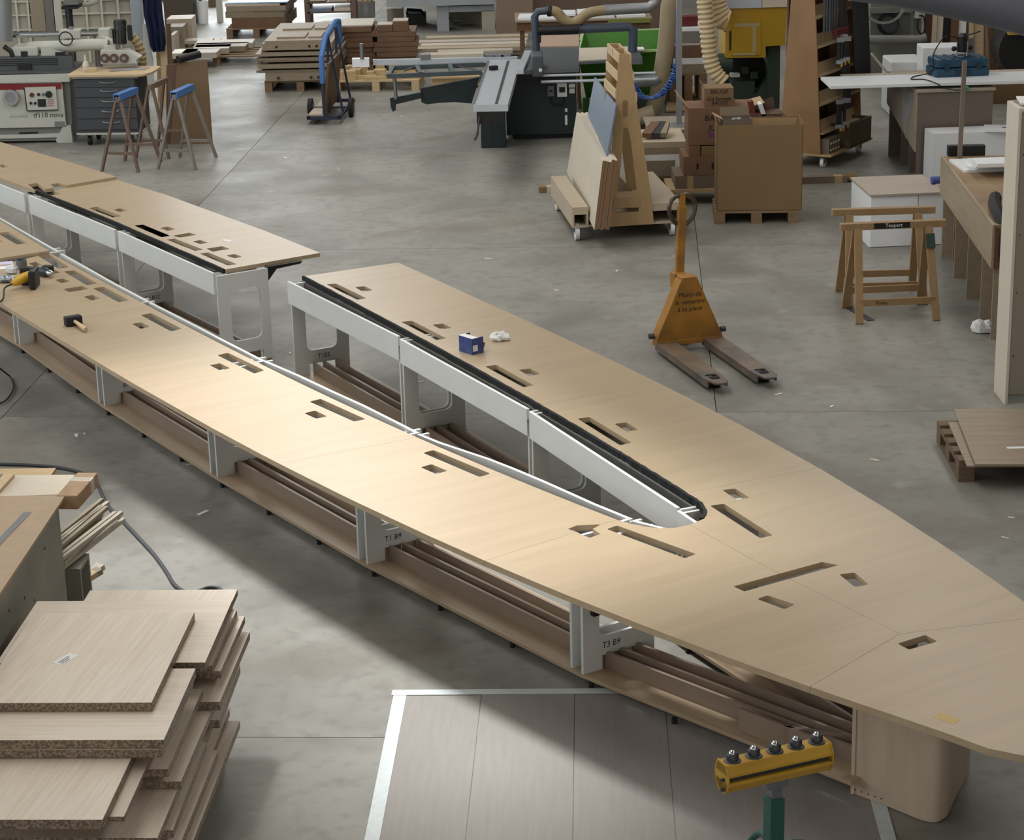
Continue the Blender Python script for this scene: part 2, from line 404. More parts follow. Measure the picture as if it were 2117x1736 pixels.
deck(main, None, LH[3], extra=E('Li', L_in[14:22]) + X([(1241,1084),(1192.7,1085.9),(1174.5,1093),(1192,1099)]) + E('Lo', [(1003,1157.5),(882.8,1106.4),(742,1041),(700,1018),(575,957)]))
Ub = [(1455.6,1045),(1462,1058.4),(1455.6,1071.6),(1429,1083),(1396,1090.5),(1363,1091.5),(1330,1087.5),(1303.4,1082),(1274,1074)]
deck(main, None, LH[4], extra=E('Li', [(1274,1074)]) + X([(1303.4,1082),(1330,1087.5),(1363,1091.5),(1396,1090.5),(1426,1084.5),(1560,1158.7),(1612,1185.5),(1517,1212),(1539,1222),(1632,1196),(1860,1310)]) + E('Lo', [(1683,1415),(1544,1372),(1466.7,1345),(1319,1290.8),(1174,1232),(1100,1199),(1003,1157.5)]) + X([(1192,1099),(1205,1106),(1219,1111),(1241.3,1103.7),(1225,1093),(1241,1084)]))
B_in = [(622,571),(687,598.7),(756,634),(849,690),(953.5,749.7),(1042,796),(1118,834)]
B_in2 = [(1118,834),(1174,863),(1267,922.8),(1303.4,947.6),(1363,982.4),(1418,1017)]
B_out = [(822,542),(958.3,604),(1080.4,658),(1240,730.4),(1300,761.6),(1366,794)]
B_out2 = [(1366,794),(1459,840),(1560,894),(1690,966.5)]
B_out3 = [(1690,966.5),(1718,982.4),(1849.5,1057),(1954.7,1127),(2046.8,1193),(2117,1244)]
deck(main, None, [[(674.7,587.5),(694.9,585.9),(757.6,616.4),(738.3,619.6)],[(733.5,593.2),(754.3,591.3),(770.4,599.7),(749.5,602.6)],[(829.8,665.2),(852.3,662.9),(923,699.3),(902.1,702.5)],[(893.4,671),(915.9,668.7),(934.2,677.4),(911.8,680.6)],[(1002.7,757.1),(1025.8,753.9),(1103.5,796.3),(1082,800.1)],[(1072.4,764.1),(1096.5,761.6),(1116.7,773.1),(1093.3,777)]], extra=E('Bi', B_in) + E('Bo', B_out[::-1]))
deck(main, None, [[(1193.6,865),(1219.1,861.7),(1306.1,914.6),(1281.9,920.2)],[(1270.4,875.9),(1295.2,872.6),(1319.3,888.1),(1295.2,892.1)]], extra=E('Bi', B_in2) + E('Bo', B_out2[::-1]))
tip = E('Bi', [(1418,1017),(1447,1037)]) + X(Ub[0:4] + [(1426,1084.5),(1560,1158.7),(1612,1185.5),(1700,1161.5),(1733,1168),(1632,1196),(1860,1310),(2117,1279)])
tE = Vector((2.36, 8.42)); tip += [(tE.x, tE.y)] + E('Bo', B_out3[::-1])
deck(main, None, [[(1493.6,1012.8),(1520,1009.5),(1549.8,1028.7),(1523.3,1033)],[(1467.8,1045),(1496.9,1041),(1597.8,1106.4),(1571.3,1112)],[(1735,1187),(1767,1183),(1796,1208),(1767,1213)]], extra=tip)
apx = E('Lo', [(1683,1415)]) + X([(1860,1310),(2117,1279)]) + [(tE.x, tE.y), (2.46,8.0),(2.47,7.68),(2.38,7.45),(2.22,7.31),(2.06,7.265)] + X([(2117,1562),(2043,1547),(1965.5,1518.6)]) + E('Lo', [(1860,1482),(1772.5,1451)])
deck(main, None, [[(1855.5,1330),(1913,1312),(1938.5,1325.6),(1879,1342.5)]], extra=apx)
mat('patch', (196, 170, 112), .6)
pq = W([(1930,1482),(1945,1472),(1985,1487),(1972,1498)], DZ); MB().plan([(p.x, p.y) for p in pq], DZ, DZ + .0008).build('tape_patch', 'patch', main, world=True)
# raised loose panel on the far end of the near arm
ra = W([(102,518),(0,456)], .800); rd = (ra[1] - ra[0]).normalized(); r0 = ra[0]
ro = Vector((-BN.x, -BN.y, 0)) * .86
rpoly = [(p.x, p.y) for p in (r0, r0 + rd * 2.6, r0 + rd * 2.6 + ro, r0 + ro)]
deck(main, None, [[(-6,481.5),(17.3,478.9),(57,502.2),(35.4,505.7)], [(-14,498),(-6,495),(7,498.5),(-4,502)]], z=.800, th=.022, extra=rpoly)
# ------------- legs, fascias, base
def leg(root, P, n, t, wd=.44, z0=.05, z1=.745, th=.019, marks=None, sock=False, name='leg_panel', msz=.046, mu=.17, flip=1):
    """white panel across the bench from P along n; window and foot notch cut out"""
    outer = [(0, z0), (.115, z0), (.115, z0 + .075), (.345, z0 + .075), (.345, z0), (wd, z0), (wd, z1), (0, z1)]
    win = roundp([(.10, z0 + .175), (.345, z0 + .175), (.345, z1 - .12), (.10, z1 - .12)], .055, 5)
    o = MB().prism(outer, [win], P, n, (0, 0, 1), t * th).build(name, 'whitepaint', root, world=True)
    side = t * th if flip > 0 else Vector((0, 0, 0))
    if marks:
        text(marks, P + n * mu + Vector((0, 0, z0 + .125)) + side, n * flip, (0, 0, 1), msz, 'marker_writing', 'marker', o, shear=.12)
    if sock:
        a = P + side + t * .001; q = MB(); q.prism([(.045, .36), (.098, .36), (.098, .47), (.045, .47)], [], a, n, (0, 0, 1), t * .03); q.build('socket_box', 'black', o, world=True)
    return o
LP = [G(40, 712, .05), G(215, 838, .05), G(448, 985, .05), G(757, 1165, .05), G(1202, 1392, .05)]
d0 = (LP[4] - LP[0]); t0 = d0.normalized(); LP = [Vector((p.x, p.y, 0)) for p in LP]; n0 = Vector((-t0.y, t0.x, 0))
lm = {0: 'B9', 1: 'B9', 2: None, 3: 'T1 B9', 4: 'T3 B9'}
for k in range(-1, 5):
    P = LP[k] if k >= 0 else LP[0] - t0 * 1.9
    leg(main, P, n0, t0, marks=lm.get(k), sock=k >= 2)
    leg(main, P - t0 * .095, n0, t0, name='leg_panel')
def strip(root, pts, off, wd, z0, z1, name, m, bevel=0, jit=0):
    """upright ribbon along a path: from off to off+wd on its left"""
    P = [Vector((p[0], p[1])) for p in pts]; a = []; b = []
    for i in range(len(P)):
        d = (P[min(i + 1, len(P) - 1)] - P[max(i - 1, 0)]).normalized(); nn = Vector((-d.y, d.x))
        a.append(P[i] + nn * (off + (random.uniform(-jit, jit) if jit else 0))); b.append(P[i] + nn * (off + wd + (random.uniform(-jit, jit) if jit else 0)))
    return MB().plan([(p.x, p.y) for p in a + b[::-1]], z0, z1).build(name, m, root, world=True, bevel=bevel)
FZ = .768
for seg in ([(-90,398),(122,519)], [(129.6,523.8),(190,557.5),(242,587),(307.7,621.5)], [(312,624),(410,674),(463,702),(545.6,744)], [(550,745),(624,777),(688.5,807.5),(752.7,836.4),(817,868.5),(863,892)], [(868.4,896),(913,914),(1012,947),(1065,967.5),(1131.5,995.6),(1230.7,1040),(1301.8,1069)], [(1310,1074),(1372.9,1090)]):
    strip(main, W(seg, FZ), -.02, .02, FZ - .165, FZ, 'fascia_board', 'whitepaint', bevel=.002)
    a = W(seg, FZ)[-1]; dd = (W(seg, FZ)[-1] - W(seg, FZ)[0]).normalized(); nn = Vector((-dd.y, dd.x, 0))
    MB().prism([(-.0, -.008), (.10, -.008), (.10, .0), (0, 0)], [], a + dd * .004 - nn * .10, nn, (0, 0, 1), dd * .02).build('fascia_bracket', 'whitepaint', main, world=True)
mat('trayalu', (150, 150, 148), .45, var=.06, scale=6)
strip(main, E('Li', L_in[0:22:3] + [(1274,1074)]), -.27, .24, .655, .662, 'cable_tray', 'trayalu')
strip(main, E('Bi', [(622,571),(756,634),(953.5,749.7),(1118,834),(1267,922.8),(1363,982.4),(1447,1037)]), .03, .24, .655, .662, 'cable_tray', 'trayalu')
# second arm
BPx = [(598.4,580.5),(829.5,697),(1097.5,847),(1408,1050)]
BP = [G(a, b, FZ) for a, b in BPx]
for k in range(4):
    dd = (BP[min(k + 1, 3)] - BP[max(k - 1, 0)]); dd.z = 0; dd.normalize(); nn = Vector((-dd.y, dd.x, 0)); P = Vector((BP[k].x, BP[k].y, 0))
    leg(main, P + nn * .0 + dd * .0, nn, dd, marks={0: 'T1B2', 2: 'T2 B2'}.get(k), flip=1, mu=.23)
    if k > 0: leg(main, P - dd * .05, nn, dd)
for seg in ([(598.4,580.5),(828,694.5)], [(831.4,700),(1095,844.4)], [(1099.7,849.3),(1406,1048.5)]):
    strip(main, W(seg, FZ), -.02, .02, FZ - .165, FZ, 'fascia_board', 'whitepaint', bevel=.002)
e0 = G(1406, 1049, FZ); e1 = G(1446, 1077, FZ) ; strip(main, [e0, e0.lerp(e1, .5) + Vector((.004, -.01, 0)), e1 + Vector((.05, -.10, 0))], -.02, .02, FZ - .165, FZ - .012, 'fascia_board', 'whitepaint', bevel=.002)
BB = E('Bi', B_in + B_in2[1:] + [(1447,1037)]) + X(Ub[0:3])
fine = catmull([(p[0], p[1], 0) for p in BB], 8)
strip(main, fine, -.02, .018, DZ - .03, DZ + .004, 'brush_strip', 'brush', jit=.003)
strip(main, E('Bi', B_in + B_in2[1:]), -.10, .10, .69, .70, 'cable_tray', 'channel')
strip(main, E('Bi', B_in + B_in2[1:] + [(1447,1037)]), -.034, .014, .70, .742, 'tray_lip', 'channel')
# base boards, rails and feet
def base(root, A, Bp, n, wd=.47, feet=3, rails=(.135, .215, .315), z=.03, ho=.006):
    t = (Bp - A); L_ = t.length; t.normalize(); a = A - n * ho
    MB().prism([(0, 0), (L_, 0), (L_, wd + ho), (0, wd + ho)], [], Vector((a.x, a.y, z)), t, n, (0, 0, .02)).build('base_board', 'baseboard', root, world=True, bevel=.0015)
    for r in rails:
        MB().prism([(.03, 0), (L_ - .0, 0), (L_ - .0, .018), (.03, .018)], [], Vector((A.x, A.y, z + .02)) + n * r, t, n, (0, 0, .085)).build('base_rail', 'rail', root, world=True)
    for i in range(feet):
        for q in (0.0, wd - .06):
            c = A + t * (L_ * (i + .12) / feet) + n * q
            MB().cyl((c.x, c.y, 0), (c.x, c.y, z), .014, 10).build('foot', 'rubber', root, world=True)
LPx = [LP[0] - t0 * 3.8, LP[0] - t0 * 1.9] + LP
for k in range(len(LPx) - 1): base(main, LPx[k], LPx[k + 1], n0)
endL = G(1767, 1640, .05)
base(main, LP[4], endL - t0 * .02, Vector((-(endL - LP[4]).normalized().y, (endL - LP[4]).normalized().x, 0)), wd=.42)
for k in range(3):
    a = Vector((BP[k].x, BP[k].y, 0)); b = Vector((BP[k + 1].x, BP[k + 1].y, 0)); d = (b - a).normalized(); base(main, a, b, Vector((-d.y, d.x, 0)))
a = Vector((BP[3].x, BP[3].y, 0)); b = Vector((1.62, 8.55, 0)); d = (b - a).normalized(); base(main, a, b, Vector((-d.y, d.x, 0)), wd=.40, rails=(.10, .20, .30))
# cross boards under the point of the bench
for q0, q1 in (((1.02, 8.95), (1.34, 8.62)), ((1.2, 8.75), (1.55, 8.62))):
    MB().bar((q0[0], q0[1], .13), (q1[0], q1[1], .13), .018, .12).build('base_rail', 'rail', main, world=True)
# rounded plywood end box
bx = [G(*q) for q in [(1767,1644),(1823,1664),(1881,1688),(1908,1698),(1935,1701.5),(1955,1691),(1963,1678)]]
ct = [(p.x, p.y) for p in bx]; ct += [(1.90, 8.36), (2.02, 8.62)]
woodgrain('bendply', (182, 163, 142), (196, 178, 157), rot=0, scale=2.0, along=(9, 9, .8), rough=.55)
cv = [Vector((p[0], p[1], 0)) for p in ct]
cr = catmull(cv[1:], 6); cr = [cv[0].lerp(cv[1], i / 4) for i in range(4)] + cr
def clad(pts):
    return strip(main, [(p.x, p.y) for p in pts], .0, .014, .006, .745, 'cladding_panel', 'bendply')
i1 = 4; 
clad(cr[0:5]); clad(cr[4:8][0:3]); clad(cr[6:])
eb = Vector((ct[0][0], ct[0][1], 0)); strip(main, [(eb.x - .004, eb.y - .004), (eb.x + .34, eb.y + .42)], .0, .018, .006, .745, 'cladding_panel', 'bendply')
for q in [(0.03, .02), (.25, .02), (.5, .02), (.75, .02), (.97, .02)]:
    p = cr[0].lerp(cr[4], q[0]); MB().sph((p.x, p.y, q[1] + .01), .004, 6).build('screw_head', 'darksteel', main, world=True)
# ------------------------------------------------------------------ far bench section
far = T('far_bench_section', 'detached far bench section with slotted plywood top and white end panel', 'bench', (-3.2, 17, 0))
A_in = [(78.7,394),(192.7,439),(276,474),(465.8,556.9)]
A_out = [(241,368.3),(347,403.7),(443,439)]
AH = [[(183.7,430.3),(200.8,427.1),(252.2,447),(233.9,449.3)],[(233.9,433.5),(249,430.3),(264,435.2),(247.4,438)]]
AH2 = [[(277.9,466.3),(295.5,464),(351.8,487.2),(334,490.4)],[(330.9,471.1),(347,468),(363,473.7),(347,477)],[(357.2,487.2),(392,480.8),(406.4,485.6),(371,491)],[(344.4,495.2),(361.4,493),(420.8,516.1),(403.2,518.4)],[(398.3,499.1),(414.4,495.9),(430.5,501.7),(414.4,504.2)],[(426.6,513.9),(459.4,508.7),(475.4,514.5),(440,520.3)],[(412.8,524.1),(430.5,521.6),(489.9,546),(470.6,548.6)],[(467.4,528),(485.1,524.8),(501.1,530.6),(485.1,533.8)]]
deck(far, [(78.7,394),(103,404),(126,400.5),(112,396),(125,391),(140,388),(241,371),(347,403.7),(443,439),(276,474),(192.7,439)], AH)
deck(far, [(276,474),(443,439),(546,476),(661.7,522.5),(465.8,556.9)], AH2)
deck(far, [(72,393),(0,366.5),(-90,331),(-90,262),(0,293),(128.5,330),(241,365),(138,383),(120,378.5),(105,381),(112,388),(93,391),(77,378),(58,381)], [[(-3,341),(6.4,339.6),(17.7,343.5),(4.8,346.7)]], z=.800)
MB().plan([(p.x, p.y) for p in W([(60,383),(78,380.5),(110,389),(112,396),(126,400.5),(104,403),(76,393)], .745)], .735, .745).build('inner_rail', 'rail', far, world=True)
APx = [(60.5,403),(247,477),(445,564.3)]
AP = [G(a, b, FZ) for a, b in APx]; 
for k in range(3):
    dd = (AP[min(k + 1, 2)] - AP[max(k - 1, 0)]); dd.z = 0; dd.normalize(); nn = Vector((-dd.y, dd.x, 0)); P = Vector((AP[k].x, AP[k].y, 0))
    leg(far, P - dd * .0, nn, dd, wd=.42, marks={0: 'T2 B2', 1: 'T1 B12'}.get(k), mu=.23)
    if k < 2: leg(far, P - dd * .09, nn, dd, wd=.42)
for seg in ([(-90,345),(53,400.4)], [(62.6,402.7),(241,474.3)], [(247.3,476.6),(445,564.3)]):
    strip(far, W(seg, FZ), -.02, .02, FZ - .165, FZ, 'fascia_board', 'whitepaint', bevel=.002)
fine = catmull([(p.x, p.y, 0) for p in W(A_in)], 12)
strip(far, fine, -.02, .018, DZ - .03, DZ + .004, 'brush_strip', 'brush', jit=.003)
strip(far, W(A_in, .70), -.10, .10, .69, .70, 'cable_tray', 'channel')
strip(far, W(A_in, .70), .03, .24, .655, .662, 'cable_tray', 'trayalu')
for k in range(2):
    a = Vector((AP[k].x, AP[k].y, 0)); b = Vector((AP[k + 1].x, AP[k + 1].y, 0)); d = (b - a).normalized(); base(far, a, b, Vector((-d.y, d.x, 0)), wd=.42)
dd = (AP[2] - AP[1]).normalized(); nn = Vector((-dd.y, dd.x, 0)); P = Vector((AP[2].x, AP[2].y, 0)) - dd * .03
MB().prism([(.42, .752), (.72, .752), (.70, .735), (.50, .725), (.42, .64)], [], P, nn, (0, 0, 1), dd * .04).build('bracket', 'black', far, world=True)
lb = W([(458,497),(463,494.5),(481,498),(476,500.5)]); o = MB().plan([(p.x - lb[0].x, p.y - lb[0].y) for p in lb], 0, .0012).build('paper_label', 'paperwhite'); place(o, (lb[0].x, lb[0].y, DZ)); tag(o, 'small white paper label lying on the far bench section', 'label')
# ------------------------------------------------------------------ helpers for things that face the hall's length
def span(px0, py0, px1, py1, Y):
    """upright rectangle seen at distance Y -> x0, x1, z0, z1 (py0 = top, py1 = bottom)"""
    mx = (px0 + px1) / 2; my = (py0 + py1) / 2
    a, b = sorted((GY(px0, my, Y).x, GY(px1, my, Y).x))
    return a, b, GY(mx, py1, Y).z, GY(mx, py0, Y).z
def fbox(px0, py0, px1, py1, Y, dep, z0=None, mb=None):
    a, b, c, d = span(px0, py0, px1, py1, Y)
    if z0 is not None: c = z0
    return (mb or MB()).box(a, b, Y, Y + dep, c, d)
def fpoly(px, Y, dep, holes=(), mb=None):
    f = lambda l: [(GY(x, y, Y).x, GY(x, y, Y).z) for x, y in l]
    return (mb or MB()).prism(f(px), [f(h) for h in holes], (0, Y, 0), (1, 0, 0), (0, 0, 1), (0, dep, 0))
def solo(mb, name, m, label, cat, group=None, bevel=0, smooth=False, rz=0):
    """one-mesh thing: verts are given in place, the origin is moved to the thing's base"""
    n = len(mb.v); c = sum(mb.v, Vector()) / n; z = min(p.z for p in mb.v); o = Vector((c.x, c.y, z))
    mb.v = [p - o for p in mb.v]
    ob = mb.build(name, m, bevel=bevel, smooth=smooth); ob.location = o
    return tag(ob, label, cat, group)
def crumple(c, r, sc, seed, n=10, amp=.28):
    rr = random.Random(seed); mb = MB(); mb.sph((0, 0, 0), r, n, sc); cache = {}
    out = []
    for p in mb.v:
        k = (round(p.x, 5), round(p.y, 5), round(p.z, 5))
        if k not in cache: cache[k] = 1 + rr.uniform(-amp, amp)
        q = p * cache[k]; out.append(Vector(c) + q)
    zmin = c[2] - r * sc[2] * .72
    mb.v = [Vector((p.x, p.y, max(p.z, zmin))) for p in out]
    return mb
def seat(mb, z):
    m = min(p.z for p in mb.v); mb.v = [p + Vector((0, 0, z - m)) for p in mb.v]; return mb
mat('plastic', (205, 208, 210), .35, var=.1, scale=30)
mat('yellowtool', (196, 152, 40), .45, var=.08, scale=20)
mat('bluecard', (44, 62, 120), .6, col2=(66, 84, 140), scale=30)
mat('tin', (112, 116, 122), .4, .5, var=.1)
mat('chrome', (190, 192, 196), .15, 1)
# ---- mallet
a = G(152, 672, DZ); b = G(186, 692, DZ); d = (b - a).normalized(); nn = Vector((-d.y, d.x, 0))
ml = T('mallet', 'black rubber mallet with a wooden handle lying on the near bench arm', 'mallet', (a.x, a.y, DZ), math.atan2(d.y, d.x))
MB().box(-.033, .033, -.058, .058, 0, .066).build('mallet_head', 'rubber', ml, bevel=.012, smooth=True)
MB().tube([(.03, 0, .033), (.10, 0, .030), (.2, 0, .024), (.235, 0, .022)], .013, 10, rs=[.012, .013, .016, .015]).build('handle', 'woodlight', ml, smooth=True)
# ---- yellow power tool with its cord
a = G(50, 597, DZ); tl = T('jigsaw', 'yellow and black power tool lying on the left end of the near bench arm', 'power tool', (a.x, a.y, DZ))
MB().tube([(-.075, -.03, .045), (-.05, -.01, .055), (0, .03, .075), (.035, .06, .085)], .03, 12, rs=[.018, .03, .037, .034]).build('grip', 'yellowtool', tl, smooth=True)
MB().box(.045, .095, -.05, .13, 0.0, .14).build('shoe_plate', 'black', tl, bevel=.018)
MB().box(-.045, .05, .09, .15, .0, .135).build('motor_housing', 'black', tl, bevel=.014)
p0 = Vector((a.x, a.y, DZ)); c0 = [p0 + Vector((-.075, -.03, .045)), p0 + Vector((-.12, -.09, .03)), G(6, 618, DZ + .015), G(-14, 632, DZ + .006), G(-30, 650, DZ - .03), G(-18, 740, .35), G(6, 766, .1), G(22, 780, .012), G(28, 800, .012), G(20, 818, .012), G(6, 831, .012), G(-20, 838, .012)]
MB().tube(catmull(c0, 6), .006, 8).build('cord', 'rubber', tl, smooth=True, world=True)
# ---- drill
a = G(94, 572, DZ); dr = T('cordless_drill', 'dark blue cordless drill with a bright chuck beside the yellow power tool', 'drill', (a.x, a.y, DZ), -.35)
MB().tube([(-.07, .02, .036), (0, 0, .036), (.03, -.008, .036)], .034, 12, rs=[.03, .035, .028]).build('drill_body', mat('drillblue', (34, 44, 60), .45), dr, smooth=True)
MB().tube([(.03, -.008, .036), (.05, -.014, .034), (.08, -.022, .034)], .02, 12, rs=[.024, .022, .012]).build('chuck', 'chrome', dr, smooth=True)
MB().bar((-.04, .02, .03), (-.06, .12, .022), .04, .036).build('drill_grip', 'rubber', dr, bevel=.008)
MB().box(-.10, -.02, .11, .16, 0, .05).build('battery', 'black', dr, bevel=.006)
# ---- grey tape roll, bags, papers
a = G(45, 556, DZ); solo(MB().ring((a.x, a.y, DZ), (0, 0, 1), .042, .034, .072, 24), 'tape_roll', 'tin', 'grey cylindrical roll standing on the near bench arm behind the tools', 'tape roll', smooth=True)
a = G(24, 557, DZ + .03); solo(seat(crumple((a.x, a.y, a.z), .045, (1, 1, .9), 3), DZ), 'plastic_bag', 'plastic', 'crumpled clear plastic bag beside the grey roll', 'bag')
a = G(14, 577, DZ + .02); solo(seat(crumple((a.x, a.y, a.z), .06, (1.3, .8, .45), 5, 14), DZ), 'screw_bag', mat('bagscrews', (150, 156, 160), .25, .4, var=.5, scale=70), 'clear bag full of shiny screws next to the power tool', 'bag')
mat('paperviolet', (196, 192, 214), .8)
for i, (x, y, lab) in enumerate(((2, 545, 'violet tinted paper sheet at the left end of the near bench arm'), (-2, 554, 'lower white paper sheet at the left end of the near bench arm'))):
    a = G(x, y, DZ); o = MB().box(-.09, .09, -.05, .05, 0, .0015).build('paper_sheet', 'paperviolet' if i == 0 else 'paperwhite'); place(o, (a.x, a.y, DZ + .0008), .3 - .2 * i); tag(o, lab, 'paper')
# ---- screw carton and paper ball on the second arm
C = G(977, 734, DZ); A = G(953, 724, DZ); Bq = G(1004, 727, DZ); ya = math.atan2((Bq - C).y, (Bq - C).x)
cb = T('screw_carton', 'open blue and white screw carton on the far bench arm', 'carton', (C.x, C.y, DZ), ya)
w1 = (Bq - C).length; w2 = (A - C).length * .95; hh = .105
mb = MB().box(0, .002, 0, w2, 0, hh).box(0, w1 * .85, w2 - .002, w2, 0, hh).box(0, w1 * .85, 0, .002, 0, hh).box(0, w1 * .85, 0, w2, 0, .002)
mb.build('carton_body', 'bluecard', cb)
MB().box(0, w1 * .45, -.001, w2, hh, hh + .002).build('carton_lid', 'paperwhite', cb)
MB().bar((w1 * .45, w2 / 2, hh), (w1 * .9, w2 / 2, hh * .72), w2 * .9, .002).build('flap', 'cardboard', cb)
MB().bar((w1 * .85, w2 / 2, .01), (w1 * 1.05, w2 / 2, hh * .55), w2 * .9, .002).build('flap', 'cardboard', cb)
MB().box(.004, w1 * .4, -.0015, -.0005, .02, .06).build('printed_label', 'paperwhite', cb)
a = G(1032, 697, DZ + .02); solo(seat(crumple((a.x, a.y, a.z), .055, (1.1, .8, .6), 11, 12), DZ), 'paper_ball', 'paperwhite', 'crumpled white paper beside the screw carton', 'paper')
# ------------------------------------------------------------------ panel stack, lower left
woodgrain('oakpanel', (204, 188, 170), (220, 206, 190), rot=math.radians(83), scale=5.5, along=(.45, 11, 11), rough=.45, spec=.4)
woodgrain('oakcross', (206, 190, 172), (222, 208, 192), rot=0, scale=5.5, along=(.45, 11, 11), rough=.45, spec=.4)
def twotone(name, top, side_c1, side_c2, scale=90):
    m = MATS[top].copy(); m.name = name; nt = m.node_tree; N = nt.nodes; Lk = nt.links; b = N['Principled BSDF']
    src = b.inputs['Base Color'].links[0].from_socket
    ge = N.new('ShaderNodeNewGeometry'); sp = N.new('ShaderNodeSeparateXYZ'); Lk.new(ge.outputs['Normal'], sp.inputs[0])
    ab = N.new('ShaderNodeMath'); ab.operation = 'ABSOLUTE'; Lk.new(sp.outputs['Z'], ab.inputs[0])
    gt = N.new('ShaderNodeMath'); gt.operation = 'GREATER_THAN'; gt.inputs[1].default_value = .7; Lk.new(ab.outputs[0], gt.inputs[0])
    tc = N.new('ShaderNodeTexCoord'); nz = N.new('ShaderNodeTexNoise'); nz.inputs['Scale'].default_value = scale; nz.inputs['Detail'].default_value = 3; Lk.new(tc.outputs['Object'], nz.inputs['Vector'])
    r = N.new('ShaderNodeValToRGB'); r.color_ramp.elements[0].position = .42; r.color_ramp.elements[1].position = .62; r.color_ramp.elements[0].color = rgb(*side_c1); r.color_ramp.elements[1].color = rgb(*side_c2); Lk.new(nz.outputs['Fac'], r.inputs[0])
    mx = N.new('ShaderNodeMix'); mx.data_type = 'RGBA'; Lk.new(gt.outputs[0], mx.inputs[0]); Lk.new(r.outputs[0], mx.inputs[6]); Lk.new(src, mx.inputs[7]); Lk.new(mx.outputs[2], b.inputs['Base Color'])
    MATS[name] = m; return m
twotone('chip', 'oakpanel', (104, 90, 76), (158, 140, 120)); twotone('chipx', 'oakcross', (104, 90, 76), (158, 140, 120))
SO = Vector((-1.498, 7.872, 0)); SA = math.radians(-3)
ORD = ['first', 'second', 'third', 'fourth', 'fifth', 'sixth', 'seventh', 'eighth', 'ninth', 'tenth', 'eleventh', 'twelfth', 'thirteenth', 'fourteenth', 'fifteenth', 'sixteenth', 'seventeenth', 'eighteenth', 'nineteenth', 'twentieth']
LOW = [0]
def lowlab():
    LOW[0] += 1; return '%s brown edged panel down in the lower layers of the near left stack' % ORD[LOW[0] - 1]
def brd(x0, x1, y0, y1, zt, th, lab, m='chip', rot=0, group=None, name='chipboard_panel'):
    cx, cy = (x0 + x1) / 2, (y0 + y1) / 2
    o = MB().box(-(x1 - x0) / 2, (x1 - x0) / 2, -(y1 - y0) / 2, (y1 - y0) / 2, 0, th).build(name, m)
    p = SO + R2(SA) @ Vector((cx, cy, 0)); place(o, (p.x, p.y, zt - th), SA + rot); return tag(o, lab, 'panel', group)
TB = brd(-.72, .006, 0, .935, .80, .039, 'topmost oak veneered panel of the near left stack, with a white sticker')
brd(-.77, .135, .478, 1.165, .760, .039, 'oak veneered panel just under the top panel, at the back of the near left stack', 'chipx')
brd(-.77, .105, -.256, .417, .760, .039, 'oak veneered panel just under the top panel, at the front of the near left stack', 'chipx')
brd(-.58, .118, .9, 1.39, .720, .03, 'oak veneered panel sticking out furthest back of the near left stack')
brd(-.76, .095, -.262, .40, .720, .034, 'second front panel of the near left stack, directly below another', 'chipx')
brd(-.77, -.03, -.76, -.1, .682, .04, 'lowest visible front panel of the near left stack, reaching towards the viewer')
brd(-.1, .025, -.66, -.05, .640, .02, 'narrow oak veneered strip in the near left stack')
rs = random.Random(4)
zt = .64
k = 0
lay = [(.135, .62, 1.25), (.165, .66, 1.27), (.10, -.2, .55), (.185, .5, 1.26), (.14, -.15, .62), (.12, -.55, .1), (.16, .55, 1.12), (.13, -.35, .42), (.10, .2, 1.05), (.155, -.5, .5), (.12, .3, 1.0), (.17, -.3, .95), (.14, -.5, .9)]
zt = .682
for i, (xr, y0, y1) in enumerate(lay):
    th = .034 if i % 3 else .039
    if i in (2, 5): zt_ = zt
    else: zt -= .002
    brd(-.74, xr, y0, y1, zt, th, lowlab(), 'chip', rs.uniform(-.012, .012), 'lower panels of the near left stack')
    zt -= th + .001
while zt > .19:
    brd(-.74, rs.uniform(.06, .13), rs.uniform(-.7, -.4), rs.uniform(.8, 1.1), zt, .034, lowlab(), 'chip', rs.uniform(-.01, .01), 'lower panels of the near left stack'); zt -= .036

pl = T('pallet', 'wooden pallet under the near left panel stack', 'pallet', SO + R2(SA) @ Vector((-.32, .15, 0)), SA)
def pallet_parts(pl, w_=1.2, d_=.8, h=.144, top=5, m='pallet'):
    for i in range(top):
        y = -d_ / 2 + .05 + (d_ - .1) * i / (top - 1); MB().box(-w_ / 2, w_ / 2, y - .05, y + .05, h - .022, h).build('top_board', m, pl)
    for x in (-w_ / 2 + .05, 0, w_ / 2 - .05):
        MB().box(x - .05, x + .05, -d_ / 2, d_ / 2, h - .044, h - .022).build('stringer', m, pl)
        for y in (-d_ / 2 + .07, 0, d_ / 2 - .07): MB().box(x - .05, x + .05, y - .07, y + .07, .022, h - .044).build('block', m, pl)
        MB().box(x - .05, x + .05, -d_ / 2, d_ / 2, 0, .022).build('bottom_board', m, pl)
pallet_parts(pl, .8, 1.7, h=max(zt, .12))
st = G(136, 1362, .80); o = MB().box(-.055, .055, -.026, .026, 0, .0006).build('sticker', 'paperwhite'); place(o, (st.x, st.y, .8002), math.radians(62)); tag(o, 'white printed sticker on the topmost panel of the near left stack', 'sticker')
for i in range(3): MB().box(-.045, .03 - .012 * i, .004 - .011 * i, .008 - .011 * i, .0006, .0009).build('printed_line', 'marker', o)
